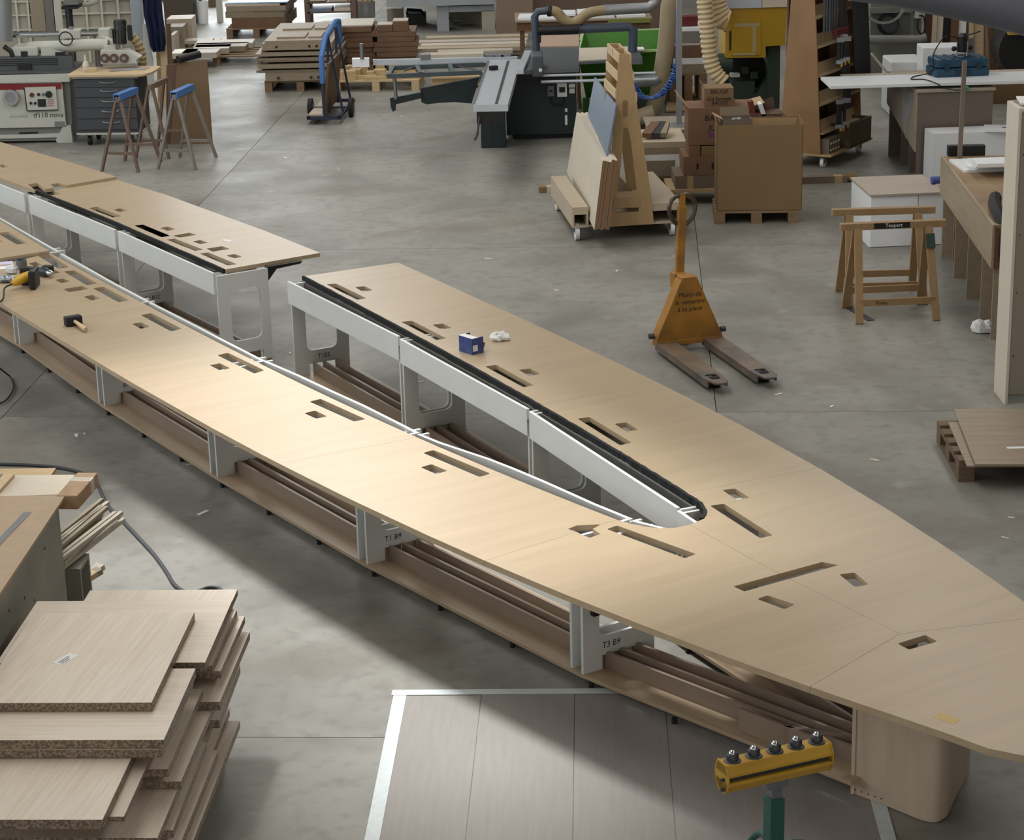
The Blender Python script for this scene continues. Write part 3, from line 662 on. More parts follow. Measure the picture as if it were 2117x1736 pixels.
# ------------------------------------------------------------------ work table at the left edge
mat('paintedosb', (150, 146, 134), .75, var=.12, scale=3, bump=.1)
E1 = G(135, 1023, .93); E2 = G(0, 1226, .93); ta = math.atan2((E1 - E2).y, (E1 - E2).x) - math.pi / 2
wt = T('work_table', 'grey painted work table with an overhanging MDF top at the left edge', 'table', (E1.x, E1.y, 0), ta)
MB().box(-1.5, .0, -2.6, 0, .915, .93).build('table_top', 'mdf', wt, bevel=.001)
MB().box(-.06, -.035, -2.6, -.02, 0, .895).build('side_panel', 'paintedosb', wt)
MB().box(-1.5, -.06, -.05, -.025, 0, .895).build('end_panel', 'paintedosb', wt)
MB().box(-1.5, -.02, -2.6, -.0, .895, .915).build('top_frame', 'ply', wt)
for y, z in ((-.35, .78), (-.62, .62), (-.78, .7), (-.9, .5), (-1.05, .75)): MB().cyl((-.036, y, z), (-.033, y, z), .008, 8).build('screw_hole', 'black', wt)
rl = G(0, 1119, .93); r2 = G(57, 1059, .93); d = r2 - rl
o = MB().box(-d.length * .8, d.length * .5, -.018, .018, 0, .002).build('steel_ruler', 'steel'); m_ = (rl + r2) / 2; place(o, (m_.x, m_.y, .9305), math.atan2(d.y, d.x)); tag(o, 'steel ruler lying on the MDF table at the left edge', 'ruler')
def quadboard(px, z, th, name, m, lab, cat, group=None):
    P = [G(x, y, z) for x, y in px]; c = sum(P, Vector()) / 4
    o = MB().plan([(p.x - c.x, p.y - c.y) for p in P], 0, th).build(name, m); place(o, (c.x, c.y, z - th)); return tag(o, lab, cat, group)
t2 = T('side_bench', 'low bench behind the work table carrying boards and strips', 'bench', (E1.x - .8, E1.y + .55, 0), ta)
MB().box(-.8, .62, -.5, .1, .84, .86).build('bench_top', 'ply', t2)
for x in (-.7, .55): MB().box(x - .03, x + .03, -.45, .05, 0, .84).build('leg', 'paintedosb', t2)
quadboard([(32,982),(155,981),(123,1022),(-5,1026)], .90, .018, 'plywood_sheet', mat('palesheet', (206, 194, 174), .6, var=.04, scale=5), 'pale plywood sheet lying behind the MDF table top', 'sheet')
quadboard([(8,979),(30,979),(-2,1014),(-24,1014)], .92, .05, 'timber_batten', 'woodlight', 'short timber batten at the left edge beside the pale plywood sheet', 'batten')
quadboard([(-8,980),(6,980),(-14,1002),(-28,1002)], .90, .03, 'metal_offcut', 'steel', 'grey metal offcut at the left edge behind the table', 'offcut')
a = G(150, 1000, .93); d = (G(181, 978, .93) - G(138, 1026, .93)); wr = T('wrapped_bundle', 'long bundle wrapped in brown paper and film behind the MDF table', 'bundle', ((G(181, 978, .93) + G(138, 1026, .93)) / 2).to_tuple()[:2] + (.86,), math.atan2(d.y, d.x))
L_ = d.length
MB().box(-L_ / 2, L_ / 2, -.055, .055, 0, .075).build('wrapping', mat('wrap', (160, 128, 96), .6, var=.15, scale=14, bump=.6, bscale=25), wr, bevel=.008)
MB().box(L_ * .12, L_ * .3, -.057, .057, -.0, .077).build('tape_band', mat('film', (196, 186, 170), .3), wr, bevel=.008)
# bundle of thin strips beside the table
rr = random.Random(9)
mat('strip_a', (176, 166, 148), .6, var=.1, scale=8); mat('strip_b', (140, 128, 108), .6, var=.1, scale=8)
s0 = G(150, 1150, .42); s1 = G(248, 1066, .42); sd = (s1 - s0)
stp = None
for i in range(22):
    r = i // 6; c = i % 6
    off = Vector((.028 * (c - 3) + rr.uniform(-.006, .006), 0, .026 * r)); l_ = sd.length * rr.uniform(.8, 1.05)
    if stp is None: stp = MB().box(0, 1, -.011, .011, 0, .02).build('wood_strip', 'strip_a'); o = stp
    else: o = stp.copy(); COL.objects.link(o)
    if i % 3 == 0 and i: o.data = o.data.copy(); o.data.materials[0] = MATS['strip_b']
    o.location = s0 + off - sd.normalized() * .25 + Vector((0, 0, .02)); o.rotation_euler = (0, 0, math.atan2(sd.y, sd.x) + rr.uniform(-.05, .05)); o.scale = (l_ + .2, 1, 1)
    tag(o, 'thin grey wood strip in the bundle sticking out beside the work table', 'strip', 'strips bundled beside the work table')
sp = T('strip_support', 'low chipboard box carrying the bundle of strips beside the work table', 'box', (s0.x + .02, s0.y + .02, 0), ta)
MB().box(-.12, .06, -.2, .02, .40, .42).build('lid', 'paintedosb', sp); MB().box(-.12, .06, -.2, -.18, 0, .40).build('side', 'paintedosb', sp); MB().box(-.12, .06, .0, .02, 0, .40).build('side', 'paintedosb', sp)
for i, (x, y) in enumerate(((172, 1205), (163, 1212), (180, 1198))):
    a = G(x, y, .1); o = MB().box(-.25, .12, -.03, .03, 0, .03).build('board_offcut', ('strip_b', 'ply', 'strip_a')[i]); place(o, (a.x, a.y, .0), .75 + .1 * i); o.rotation_euler = (0, -.25, .75 + .1 * i); o.location.z = .10
    tag(o, 'board offcut leaning at the foot of the work table', 'offcut', 'offcuts at the foot of the work table')
# ---- cables on the floor
pts = [G(x, y, .011) for x, y in ((-40,958),(0,959),(60,961),(120,966),(165,976),(195,992),(212,1024),(225,1048),(255,1078),(290,1115),(320,1148),(343,1180),(358,1205),(374,1219),(395,1226),(415,1220),(432,1214),(450,1215),(462,1224))]
o = MB().tube([p for p in catmull(pts, 5)], .011, 8); solo(o, 'power_cable', mat('cable', (52, 54, 58), .6), 'thick dark power cable winding over the floor at the left', 'cable', smooth=True)
# ------------------------------------------------------------------ ball roller stand
yw = math.radians(22); a = G(1602, 1545, .85)
rs_ = T('roller_stand', 'green roller stand with a yellow head and five steel balls in front of the bench', 'roller stand', (a.x, a.y, 0), yw)
mat('yellowpaint', (190, 148, 44), .5, col2=(172, 130, 40), scale=9); mat('greenpaint', (28, 78, 68), .5, var=.1, scale=8)
hl = .225
MB().prism([(-.034, .835), (.034, .835), (.05, .80), (.05, .79), (-.05, .79), (-.05, .80)], [], (-hl, 0, 0), (0, 1, 0), (0, 0, 1), (2 * hl, 0, 0)).build('head_channel', 'yellowpaint', rs_, bevel=.003)
MB().prism([(-.05, .768), (.05, .768), (.05, .755), (.03, .722), (-.03, .722), (-.05, .755)], [], (-hl, 0, 0), (0, 1, 0), (0, 0, 1), (2 * hl, 0, 0)).build('lower_channel', 'yellowpaint', rs_, bevel=.003)
MB().box(-hl + .02, hl - .02, -.035, .035, .766, .792).build('slot_roller', 'darksteel', rs_)
for x in (-hl, hl - .006):
    MB().prism([(-.036, .838), (.036, .838), (.054, .80), (.054, .755), (.03, .718), (-.03, .718), (-.054, .755), (-.054, .80)], [], (x, 0, 0), (0, 1, 0), (0, 0, 1), (.006, 0, 0)).build('end_plate', 'yellowpaint', rs_)
for z in (.775, .735): MB().cyl((-hl - .014, -.02, z), (-hl, -.02, z), .007, 8).build('bolt', 'darksteel', rs_)
for i in range(5):
    x = -hl + .045 + i * (2 * hl - .09) / 4
    o = MB().lathe([(.0, 0), (.033, 0), (.031, .004), (.024, .006), (.024, .024), (.018, .032), (0, .032)], (x, 0, .835), 18).build('ball_holder', 'darksteel', rs_, smooth=True)
    MB().sph((x, 0, .862), .0165, 14).build('ball', 'chrome', o, smooth=True)
MB().box(-.045, .045, -.03, .03, .69, .735).build('clamp_block', 'tin', rs_, bevel=.004)
MB().box(-.022, .022, -.022, .022, .62, .70).build('inner_post', 'tin', rs_)
MB().box(-.03, .03, -.03, .03, .05, .645).build('post', 'greenpaint', rs_, bevel=.003)
st_ = MB().box(-.018, .018, -.0312, -.030, .30, .42).build('sticker', 'paperwhite', rs_)
for z, hh_ in ((.385, .02), (.335, .05)): MB().box(-.012, .012, -.0318, -.0312, z, z + hh_).build('printed_mark', 'marker', st_)
for s in (-1, 1):
    MB().tube(catmull([(s * .02, 0, .42), (s * .10, -.03, .44), (s * .2, -.05, .36), (s * .27, -.05, .18), (s * .3, -.05, .015)], 6), .014, 10).build('leg', 'greenpaint', rs_, smooth=True)
MB().tube(catmull([(0, .02, .42), (.0, .10, .44), (0, .22, .3), (0, .3, .015)], 6), .014, 10).build('leg', 'greenpaint', rs_, smooth=True)
# ------------------------------------------------------------------ pallet jack
ja = math.radians(-74); hc = (G(1352, 722, .06) + G(1492, 692, .06)) / 2
pj = T('pallet_jack', 'worn yellow pallet jack with grey forks standing on the bare floor', 'pallet jack', (hc.x, hc.y, 0), ja)
mat('jackyellow', (176, 122, 38), .55, col2=(120, 84, 36), scale=5, detail=8); mat('forkgrey', (84, 82, 82), .42, .3, col2=(132, 112, 92), scale=4, detail=6)
for s in (-1, 1):
    y = s * .19
    f = roundp([(-.02, y - .078), (1.02, y - .078), (1.17, y - .045), (1.17, y + .045), (1.02, y + .078), (-.02, y + .078)], .03, 3)
    h_ = roundp([(.93, y - .045), (1.06, y - .035), (1.06, y + .035), (.93, y + .045)], .02, 3)
    o = MB().prism(f, [h_], (0, 0, .072), (1, 0, 0), (0, 1, 0), (0, 0, .012)).build('fork', 'forkgrey', pj)
    MB().box(0, 1.08, y - .078, y - .066, .03, .074).build('fork_side', 'forkgrey', o); MB().box(0, 1.08, y + .066, y + .078, .03, .074).build('fork_side', 'forkgrey', o)
    MB().cyl((.98, y - .05, .04), (.98, y + .05, .04), .04, 16).build('load_roller', 'rubber', o, smooth=True)
tri = roundp([(-.275, .08), (.275, .08), (.055, .56), (-.055, .56)], .02)
MB().prism(tri, [], (.02, 0, 0), (0, 1, 0), (0, 0, 1), (.012, 0, 0)).build('mast_plate', 'jackyellow', pj)
for s in (-1, 1): MB().bar((-.03, s * .265, .09), (-.03, s * .06, .555), .012, .12, up=(1, 0, 0)).build('mast_flange', 'jackyellow', pj)
MB().box(-.09, .03, -.06, .06, .55, .575).build('mast_cap', 'jackyellow', pj, bevel=.006)
MB().box(-.06, .04, -.27, .27, .055, .095).build('cross_member', 'jackyellow', pj, bevel=.006)
for s in (-1, 1): MB().cyl((-.02, s * .27, .13), (-.02, s * .31, .13), .022, 12).build('pivot_bolt', 'darksteel', pj)
MB().cyl((-.22, 0, .10), (-.22, 0, .50), .045, 16).build('pump_cylinder', 'darksteel', pj, smooth=True)
for s in (-1, 1): MB().cyl((-.22, s * .02, .09), (-.22, s * .075, .09), .09, 20).build('steer_wheel', 'rubber', pj, smooth=True)
sp_ = []
for i in range(60): t = i / 59; sp_.append((-.22 - .07 + .022 * math.cos(t * 44), .022 * math.sin(t * 44), .22 + .2 * t))
MB().tube(sp_, .005, 6).build('spring', 'darksteel', pj, smooth=True)
MB().box(-.27, -.16, -.05, .05, .44, .56).build('handle_socket', 'jackyellow', pj, bevel=.01)
hb = Vector((-.22, .01, .52)); ht = Vector((-.26, .05, 1.06))
MB().bar(hb, ht, .065, .045, up=(1, 0, 0)).build('tiller', 'jackyellow', pj, bevel=.006)
rg = []
for i in range(28):
    a = 2 * math.pi * i / 28; y = .105 * math.sin(a) * (1 + .15 * math.cos(a)); z = 1.05 + .12 * math.cos(a); rg.append((-.262, y + .05, z - .02))
MB().tube(rg, .018, 8, closed=True).build('hand_loop', mat('worngrip', (110, 92, 70), .35, .5, col2=(60, 58, 56), scale=14), pj, smooth=True)
MB().bar((-.26, .05, 1.04), (-.26, .05, 1.16), .045, .03, up=(1, 0, 0)).build('control_lever', 'jackyellow', pj, bevel=.004)
for i, s in enumerate(('Merci de', 'le remettre', 'à sa place')):
    text(s, (.0325, .0, .44 - .055 * i), (0, 1, 0), (0, 0, 1), .052, 'marker_writing', 'marker', pj, world=False, shear=.15)
# ------------------------------------------------------------------ two wooden sawhorses
mat('beech', (150, 121, 84), .6, var=.08, scale=5, stretch=(6, 6, 1)); mat('darktape', (40, 62, 56), .6)
def trestle(name, lab, a, b, zt, spread, m, h=.045, tape_=True):
    A = G(*a, zt); B = G(*b, zt); d = B - A; L_ = d.length
    t = T(name, lab, 'sawhorse', ((A.x + B.x) / 2, (A.y + B.y) / 2, 0), math.atan2(d.y, d.x))
    MB().box(-L_ / 2, L_ / 2, -.032, .032, zt - .055, zt).build('top_beam', m, t, bevel=.004)
    for s in (-1, 1):
        for q in (-1, 1):
            MB().bar((s * (L_ / 2 - .14), q * .02, zt - .05), (s * (L_ / 2 - .115), q * spread, 0), .062, .03, up=(0, 1, 0)).build('leg', m, t, bevel=.003)
    for q in (-1, 1):
        f = .80; y = q * (.02 + (spread - .02) * f); MB().box(-L_ / 2 + .12, L_ / 2 - .12, y - .012, y + .012, .13, .185).build('stretcher', m, t, bevel=.002)
    return t, L_
s1_, Ls = trestle('sawhorse', 'nearer wooden sawhorse with a black printed band on its top beam', (1737, 462), (1955, 453), .76, .25, 'beech')
s2_, Lr = trestle('sawhorse', 'wooden sawhorse standing just behind the one with the black band', (1720, 432), (1933, 426), .76, .25, 'beech')
bnd = MB().box(-.16, .13, -.0335, -.0325, .712, .757).build('printed_band', 'black', s1_)
text('Texpert', (.0, -.0336, .735), (1, 0, 0), (0, 0, 1), .042, 'lettering', 'paperwhite', bnd, world=False)
MB().bar((Ls / 2 - .1365, -.05, .66), (Ls / 2 - .133, -.085, .55), .066, .034, up=(0, 1, 0)).build('tape_band', 'darktape', s1_)
text('Tristan', (-.13, -.222, .157), (1, 0, 0), (0, 0, 1), .035, 'marker_writing', 'marker', s1_, world=False, shear=.2)
a = G(1742, 632); b = G(1795, 663); d = b - a; o = MB().box(-d.length / 2, d.length / 2, -.03, .03, 0, .006).build('metal_strip', 'darksteel'); place(o, ((a.x + b.x) / 2 + .02, (a.y + b.y) / 2, .0), math.atan2(d.y, d.x)); tag(o, 'flat grey metal strip under the foot of the nearer sawhorse', 'strip')
# ------------------------------------------------------------------ tall cabinet carcass at the right edge
wp = G(2077, 837); tc_ = T('tall_cabinet', 'tall pale cabinet carcass standing at the right edge of the hall', 'cabinet', (wp.x, wp.y, 0), math.radians(.5))
mat('birch', (204, 194, 178), .55, var=.03, scale=4); mat('backgrey', (138, 128, 114), .7, var=.03, scale=4)
MB().box(0, .02, 0, .33, .0, 2.06).build('side', 'birch', tc_, bevel=.0015)
MB().box(.02, .75, .004, .02, .075, 2.02).build('back_board', 'backgrey', tc_)
MB().box(.02, .75, .0, .33, 2.04, 2.06).build('top', 'birch', tc_)
MB().box(.75, .77, 0, .33, 0, 2.06).build('side', 'birch', tc_)
MB().box(.02, .75, .28, .30, 0, .075).build('plinth', 'black', tc_)
for z in (.35, .8, 1.2, 1.75): MB().cyl((.045, .004, z), (.045, .002, z), .006, 8).build('screw_head', 'darksteel', tc_)
for i in range(2):
    o = MB().box(-.3, .4, -.13, .15, 0, .012).build('sheet_offcut', ('strip_b', 'paperwhite')[i]); place(o, (wp.x + .34, wp.y + .16, 2.061 + .013 * i), .12 * (1 - 2 * i)); tag(o, ('brown sheet lying on top of the tall cabinet carcass', 'white sheet lying on top of the brown sheet on the tall cabinet')[i], 'sheet')
# ------------------------------------------------------------------ pallet with laminate sheets at the right edge
pc = G(1985, 997); pr = T('pallet', 'weathered pallet carrying laminate sheets at the right edge', 'pallet', (pc.x + .60, pc.y + .39, 0), math.radians(-1.5)); pallet_parts(pr, 1.2, .8, m=mat('palletgrey', (112, 94, 76), .85, var=.18, scale=6, stretch=(1, 6, 6)).name)
woodgrain('walnutlam', (138, 122, 104), (160, 144, 126), rot=0, scale=4, along=(.5, 10, 10), rough=.45)
def sheet(nl, fl, w_, z, th, lab, m='walnutlam', name='laminate_sheet'):
    A = G(*nl, z); B = G(*fl, z); d = B - A; al = math.atan2(d.y, d.x) - math.pi / 2
    o = MB().box(0, w_, 0, d.length, 0, th).build(name, m); place(o, (A.x, A.y, z - th), al); return tag(o, lab, 'sheet')
sheet((1999.5, 962.6), (1960, 872), 1.2, .154, .01, 'lower laminate sheet on the pallet at the right edge')
sheet((2017, 959), (1972, 845), 1.2, .176, .012, 'upper wood laminate sheet on the pallet at the right edge')
sheet((2060, 962), (2055, 955), 1.0, .165, .008, 'short laminate offcut between the two sheets on the right pallet')
a = G(2098, 925, .177); o = MB().box(-.05, .25, -.018, .018, 0, .001).build('sticker', 'paperwhite'); place(o, (a.x, a.y, .1765)); tag(o, 'white sticker on the laminate sheet at the right edge', 'sticker')
a = G(2034, 674, .05); solo(seat(crumple((a.x, a.y, a.z), .085, (1, .7, .7), 21, 12), 0), 'paper_ball', 'paperwhite', 'crumpled white paper on the floor under the right workbench', 'paper')
# ------------------------------------------------------------------ workbench along the right edge
A = G(1950, 323, .9); Bq = G(2057, 466, .9); d = A - Bq; al = math.atan2(d.y, d.x) - math.pi / 2; Lb = d.length
wb = T('workbench', 'long workbench with a deep laminate apron along the right edge', 'workbench', (Bq.x, Bq.y, 0), al)
MB().box(0.0, .8, 0, Lb, .88, .90).build('bench_top', mat('benchtop', (132, 106, 76), .6, col2=(156, 130, 98), scale=3, detail=6), wb)
woodgrain('apronlam', (146, 130, 108), (164, 148, 126), rot=math.radians(90), scale=4, along=(.5, 10, 10), rough=.5)
MB().box(-.018, .0, -.01, Lb + .02, .57, .905).build('apron', 'apronlam', wb)
MB().box(.0, .8, -.01, .01, .57, .88).build('end_apron', 'wooddark', wb)
for i, y in enumerate((.02, .55, 1.25, 1.95, Lb - .05)):
    MB().box(.01, .62, y, y + .022, 0, .88).build('leg_panel', 'apronlam', wb); 
MB().box(.02, .4, Lb * .5, Lb - .1, .62, .64).build('shelf', 'apronlam', wb)
# white cut pieces on the workbench
def pile(px, z, specs, base_lab, cat, m, grp):
    for i, (dx, dy, w_, d_, th, r, lab) in enumerate(specs):
        a = G(*px, z); o = MB().box(-w_ / 2, w_ / 2, -d_ / 2, d_ / 2, 0, th).build('cut_panel', m); place(o, (a.x + dx, a.y + dy, z), r); tag(o, lab, cat, grp); z += th + .0005
pile((2055, 345), .9, [(.0, .05, .62, .5, .022, .06, 'largest white cut panel at the bottom of the pile on the right workbench'), (.08, .06, .48, .3, .035, .0, 'white cut panel second from the bottom of the pile on the right workbench'), (.06, .1, .46, .28, .035, .05, 'white cut panel third from the bottom of the pile on the right workbench'), (.07, .12, .42, .26, .03, 0, 'topmost white cut panel of the pile on the right workbench')], '', 'panel', 'whiteboard', 'white cut panels on the right workbench')
a = G(1995, 326, .9); o = MB().box(-.16, .16, -.03, .05, 0, .09).build('tool_case', 'black'); place(o, (a.x + .03, a.y + .1, .9)); tag(o, 'flat black case behind the white cut panels on the right workbench', 'case')
# grey post beside it
a = G(2003, 372, .9); solo(MB().bar((a.x + .1, a.y + .9, 0), (a.x + .12, a.y + .9, 1.75), .035, .035, up=(0, 1, 0)), 'timber_post', mat('postgrey', (118, 104, 92), .7), 'slim upright timber post behind the right workbench', 'post')
b = G(2065, 462, .9); cl_ = MB().tube(catmull([(b.x + .14, b.y + .75, .94), (b.x + .08, b.y + .5, .93), (b.x + .04, b.y + .2, .93), (b.x + .03, b.y - .03, .86), (b.x + .03, b.y - .05, .66)], 5), .05, 8, rs=None); solo(cl_, 'black_cloth', 'rubber', 'black cloth hanging over the edge of the right workbench', 'cloth', smooth=True)
# ------------------------------------------------------------------ small white cabinet with laminate top
c0 = G(1798, 512); ca = yaw((1798, 512), (1945, 506)); sc_ = T('low_cabinet', 'low white two door cabinet with a greyish laminate top behind the sawhorses', 'cabinet', (c0.x, c0.y, 0), ca)
woodgrain('ashlam', (168, 156, 142), (186, 174, 160), rot=0, scale=5, along=(.5, 10, 10), rough=.5)
MB().box(0, .66, .018, .78, 0, .47).build('carcass', 'whiteboard', sc_)
MB().box(0.002, .43, 0, .018, .005, .468).build('door', 'whiteboard', sc_, bevel=.001); MB().box(.438, .658, 0, .018, .005, .468).build('door', 'whiteboard', sc_, bevel=.001)
MB().box(-.012, .672, -.02, .79, .472, .492).build('cabinet_top', 'ashlam', sc_, bevel=.0015)
a = G(1935, 380, .492); tb_ = T('paint_roller', 'small blue and brown roll lying on the low white cabinet', 'roll', (a.x, a.y, .492), .1)
MB().cyl((-.045, 0, .035), (.04, 0, .035), .035, 16).build('blue_sleeve', mat('bluesleeve', (74, 84, 148), .6), tb_, smooth=True); MB().cyl((.04, 0, .035), (.12, 0, .035), .032, 16).build('brown_core', 'cardboard', tb_, smooth=True)
# ------------------------------------------------------------------ white cabinet behind the workbench
c0 = G(1926, 385); wc = T('white_base_unit', 'white base unit lying behind the right workbench', 'cabinet', (c0.x, c0.y, 0), math.radians(4))
MB().box(0, 1.2, 0, .02, 0, .54).build('front', 'whiteboard', wc); MB().box(0, .02, .02, .34, 0, .54).build('side', 'whiteboard', wc); MB().box(.02, 1.2, .02, .34, .52, .54).build('top', 'whiteboard', wc); MB().box(.02, 1.2, .32, .34, 0, .52).build('back', 'whiteboard', wc)
o = MB().box(-.3, .4, -.16, .16, 0, .02).build('white_shelf', 'whiteboard'); place(o, (c0.x + .85, c0.y + .12, .542), -.2); tag(o, 'loose white shelf board with a round hole on the white base unit', 'board')
MB().ring((-.1, 0, .0205), (0, 0, 1), .03, .001, .0008).build('cable_hole', 'tin', o)
# ------------------------------------------------------------------ assembly bench with a long white board
c0 = G(1893, 370); ab = T('assembly_bench', 'brown assembly bench carrying the long white board', 'bench', (c0.x, c0.y, 0), math.radians(3))
mat('brownboard', (112, 100, 90), .65, var=.04, scale=3); mat('beigeboard', (166, 154, 138), .6, var=.04, scale=3)
MB().box(0, .78, 0, .02, 0, .90).build('front_panel', 'brownboard', ab)
MB().prism([(0, .9), (0, .28), (1.3, .58), (1.3, .9)], [], (-.001, .02, 0), (0, 1, 0), (0, 0, 1), (-.018, 0, 0)).build('side_panel', 'beigeboard', ab)
for y in (.35, .72, 1.28): MB().box(.01, .74, y, y + .02, 0, .9).build('divider', 'brownboard', ab)
MB().box(-.02, .80, -.02, 1.32, .90, .925).build('bench_top', 'beigeboard', ab)
fm = MB(); fm.prism([(.12, .88), (.62, .88), (.55, .5), (.38, .35), (.3, .55), (.2, .7)], [], (-.02, .02, 0), (0, 1, 0), (0, 0, 1), (-.003, 0, 0)); fm.build('plastic_sheet', mat('filmgrey', (176, 176, 174), .3), ab)
zb = .985
A = G(1697, 149, zb); Bq = G(1717, 178, zb); wA = (Bq - A); al = math.radians(1.0)
o = MB().box(0, 3.4, 0, .62, 0, .03).build('long_white_board', 'whiteboard', bevel=.001); place(o, (Bq.x, Bq.y, zb - .03), al); tag(o, 'long glossy white board resting on the assembly bench', 'board')
Cq = G(1757, 172, zb - .03); zl = .926
o = MB().box(0, 3.2, 0, .6, 0, zb - .03 - zl).build('thick_board', mat('palewood', (184, 168, 146), .55, var=.04, scale=4), bevel=.001); place(o, (Cq.x, Cq.y + .02, zl), al); tag(o, 'thick pale board directly under the long glossy white board', 'board')
a = G(2085, 200, .7); bm_ = MB().box(0, 1.8, 0, .25, .55, .76); o = bm_.build('timber_beam', mat('beamwood', (148, 120, 84), .65, var=.08, scale=4), None); place(o, (G(2052, 212, .72).x, G(2052, 212, .72).y + .9, 0)); tag(o, 'heavy timber beam beside the assembly bench at the right edge', 'beam')
bs = T('beam_stand', 'dark stand carrying the heavy timber beam', 'stand', (o.location.x, o.location.y, 0)); MB().box(.1, .2, .05, .2, 0, .55).build('leg', 'wooddark', bs); MB().box(1.4, 1.5, .05, .2, 0, .55).build('leg', 'wooddark', bs); MB().box(.1, 1.5, .08, .17, .1, .2).build('rail', 'wooddark', bs)
# tool case, router and cable on the white board
a = G(1992, 160, zb); cs = T('tool_case', 'blue plastic tool case on the long white board', 'tool case', (a.x, a.y + .05, zb), math.radians(6))
mat('caseblue', (38, 76, 100), .45, var=.08, scale=12); mat('casedark', (26, 52, 70), .5)
MB().box(-.29, .29, 0, .36, 0, .09).build('case_base', 'caseblue', cs, bevel=.02); MB().box(-.28, .28, .01, .35, .095, .185).build('case_lid', 'caseblue', cs, bevel=.025)
for x in (-.17, .17): MB().box(x - .03, x + .03, -.012, .002, .07, .13).build('latch', 'casedark', cs, bevel=.003)
MB().box(-.08, .08, -.02, .0, .03, .07).build('handle', 'casedark', cs, bevel=.006)
for x in (-.2, -.1, 0, .1, .2): MB().box(x - .02, x + .02, .03, .33, .185, .192).build('lid_rib', 'caseblue', cs, bevel=.002)
rt = T('router', 'small black and silver router standing on the blue tool case', 'router', (a.x + .02, a.y + .22, zb + .193), .3)
MB().cyl((0, 0, .04), (0, 0, .2), .05, 16).build('motor', 'black', rt, smooth=True); MB().cyl((0, 0, 0), (0, 0, .012), .09, 20).build('base_plate', 'steel', rt); MB().cyl((0, 0, .2), (0, 0, .235), .045, 14, r2=.03).build('motor_cap', 'darksteel', rt, smooth=True)
for s in (-1, 1): MB().cyl((s * .06, 0, .01), (s * .06, 0, .15), .008, 8).build('column', 'chrome', rt); MB().sph((s * .095, 0, .08), .028, 10).build('knob', 'black', rt, smooth=True)
MB().bar((.0, 0, .2), (.22, .02, .24), .012, .012).build('guide_rod', 'darksteel', rt); MB().box(.06, .14, -.01, .01, .02, .18).build('guard_plate', 'steel', rt)
q = Vector((a.x, a.y, 0)); cp = [rt.location + Vector((-.05, 0, .18)), rt.location + Vector((-.2, -.1, .22)), rt.location + Vector((-.32, -.12, .05)), G(1930, 140, zb + .1), G(1918, 152, zb + .01), G(1890, 158, zb + .008), G(1885, 164, zb + .008), G(1910, 164, zb + .008), G(1935, 172, zb + .004), G(1950, 181, zb - .05), G(1975, 186, zb - .04), G(1992, 185, .935)]
solo(MB().tube(catmull(cp, 6), .006, 6), 'router_cable', 'rubber', 'thin black cable looping over the long white board', 'cable', smooth=True)
a = G(1994, 184, .93); solo(MB().cyl((a.x - .03, a.y, .94), (a.x + .04, a.y + .01, .94), .018, 10), 'plug', mat('pluggreen', (52, 150, 96), .5), 'small green plug at the end of the thin black cable', 'plug', smooth=True)
a = G(1928, 155, zb); solo(seat(crumple((a.x, a.y, zb + .02), .06, (1, .6, .5), 31, 10), zb + .0005), 'work_gloves', 'black', 'black crumpled glove lying beside the blue tool case', 'glove')
# floor tubes
a = G(1700, 377); tb2 = T('cardboard_tube', 'long brown carton lying on the floor beside the big cardboard box', 'carton', (a.x, a.y, 0), math.radians(2)); 
MB().box(-.35, .25, -.05, .05, 0, .07).build('carton_body', mat('cardgrey', (120, 104, 88), .8), tb2); MB().box(.12, .2, -.051, .051, -.0, .071).build('tape_band', 'cardin', tb2); MB().cyl((.25, 0, .045), (.36, 0, .045), .045, 14).build('rolled_end', 'cardboard', tb2)
a = G(1148, 396); tb3 = T('wrapped_parcel', 'thin brown parcel taped with white film on the floor beside the panel trolley', 'parcel', (a.x, a.y, 0), math.radians(3)); MB().box(-.17, .22, -.05, .05, 0, .06).build('parcel_body', 'cardboard', tb3, bevel=.006); MB().box(-.09, -.02, -.051, .051, 0, .062).build('tape_band', 'film', tb3); MB().box(.1, .16, -.051, .051, 0, .062).build('tape_band', 'film', tb3)
# ------------------------------------------------------------------ more helpers
def hexa(near, Yn, far_, Yf, mb=None):
    """board seen end-on: 4 outline points at distance Yn joined to 4 at Yf"""
    vs = [GY(x, y, Yn) for x, y in near] + [GY(x, y, Yf) for x, y in far_]
    return (mb or MB()).add(vs, [(0, 1, 2, 3), (7, 6, 5, 4), (0, 4, 5, 1), (1, 5, 6, 2), (2, 6, 7, 3), (3, 7, 4, 0)])
def caster(root, x, y, r=.08, m=None, top=.2):
    o = MB().cyl((x - .018, y, r), (x + .018, y, r), r, 18).build('caster_wheel', m or 'whiteboard', root, smooth=True)
    MB().cyl((x - .02, y, r), (x + .02, y, r), r * .3, 10).build('hub', 'tin', o)
    MB().box(x - .028, x - .022, y - .02, y + .02, r, top).box(x + .022, x + .028, y - .02, y + .02, r, top).box(x - .028, x + .028, y - .02, y + .02, top - .006, top).build('caster_fork', 'tin', root)
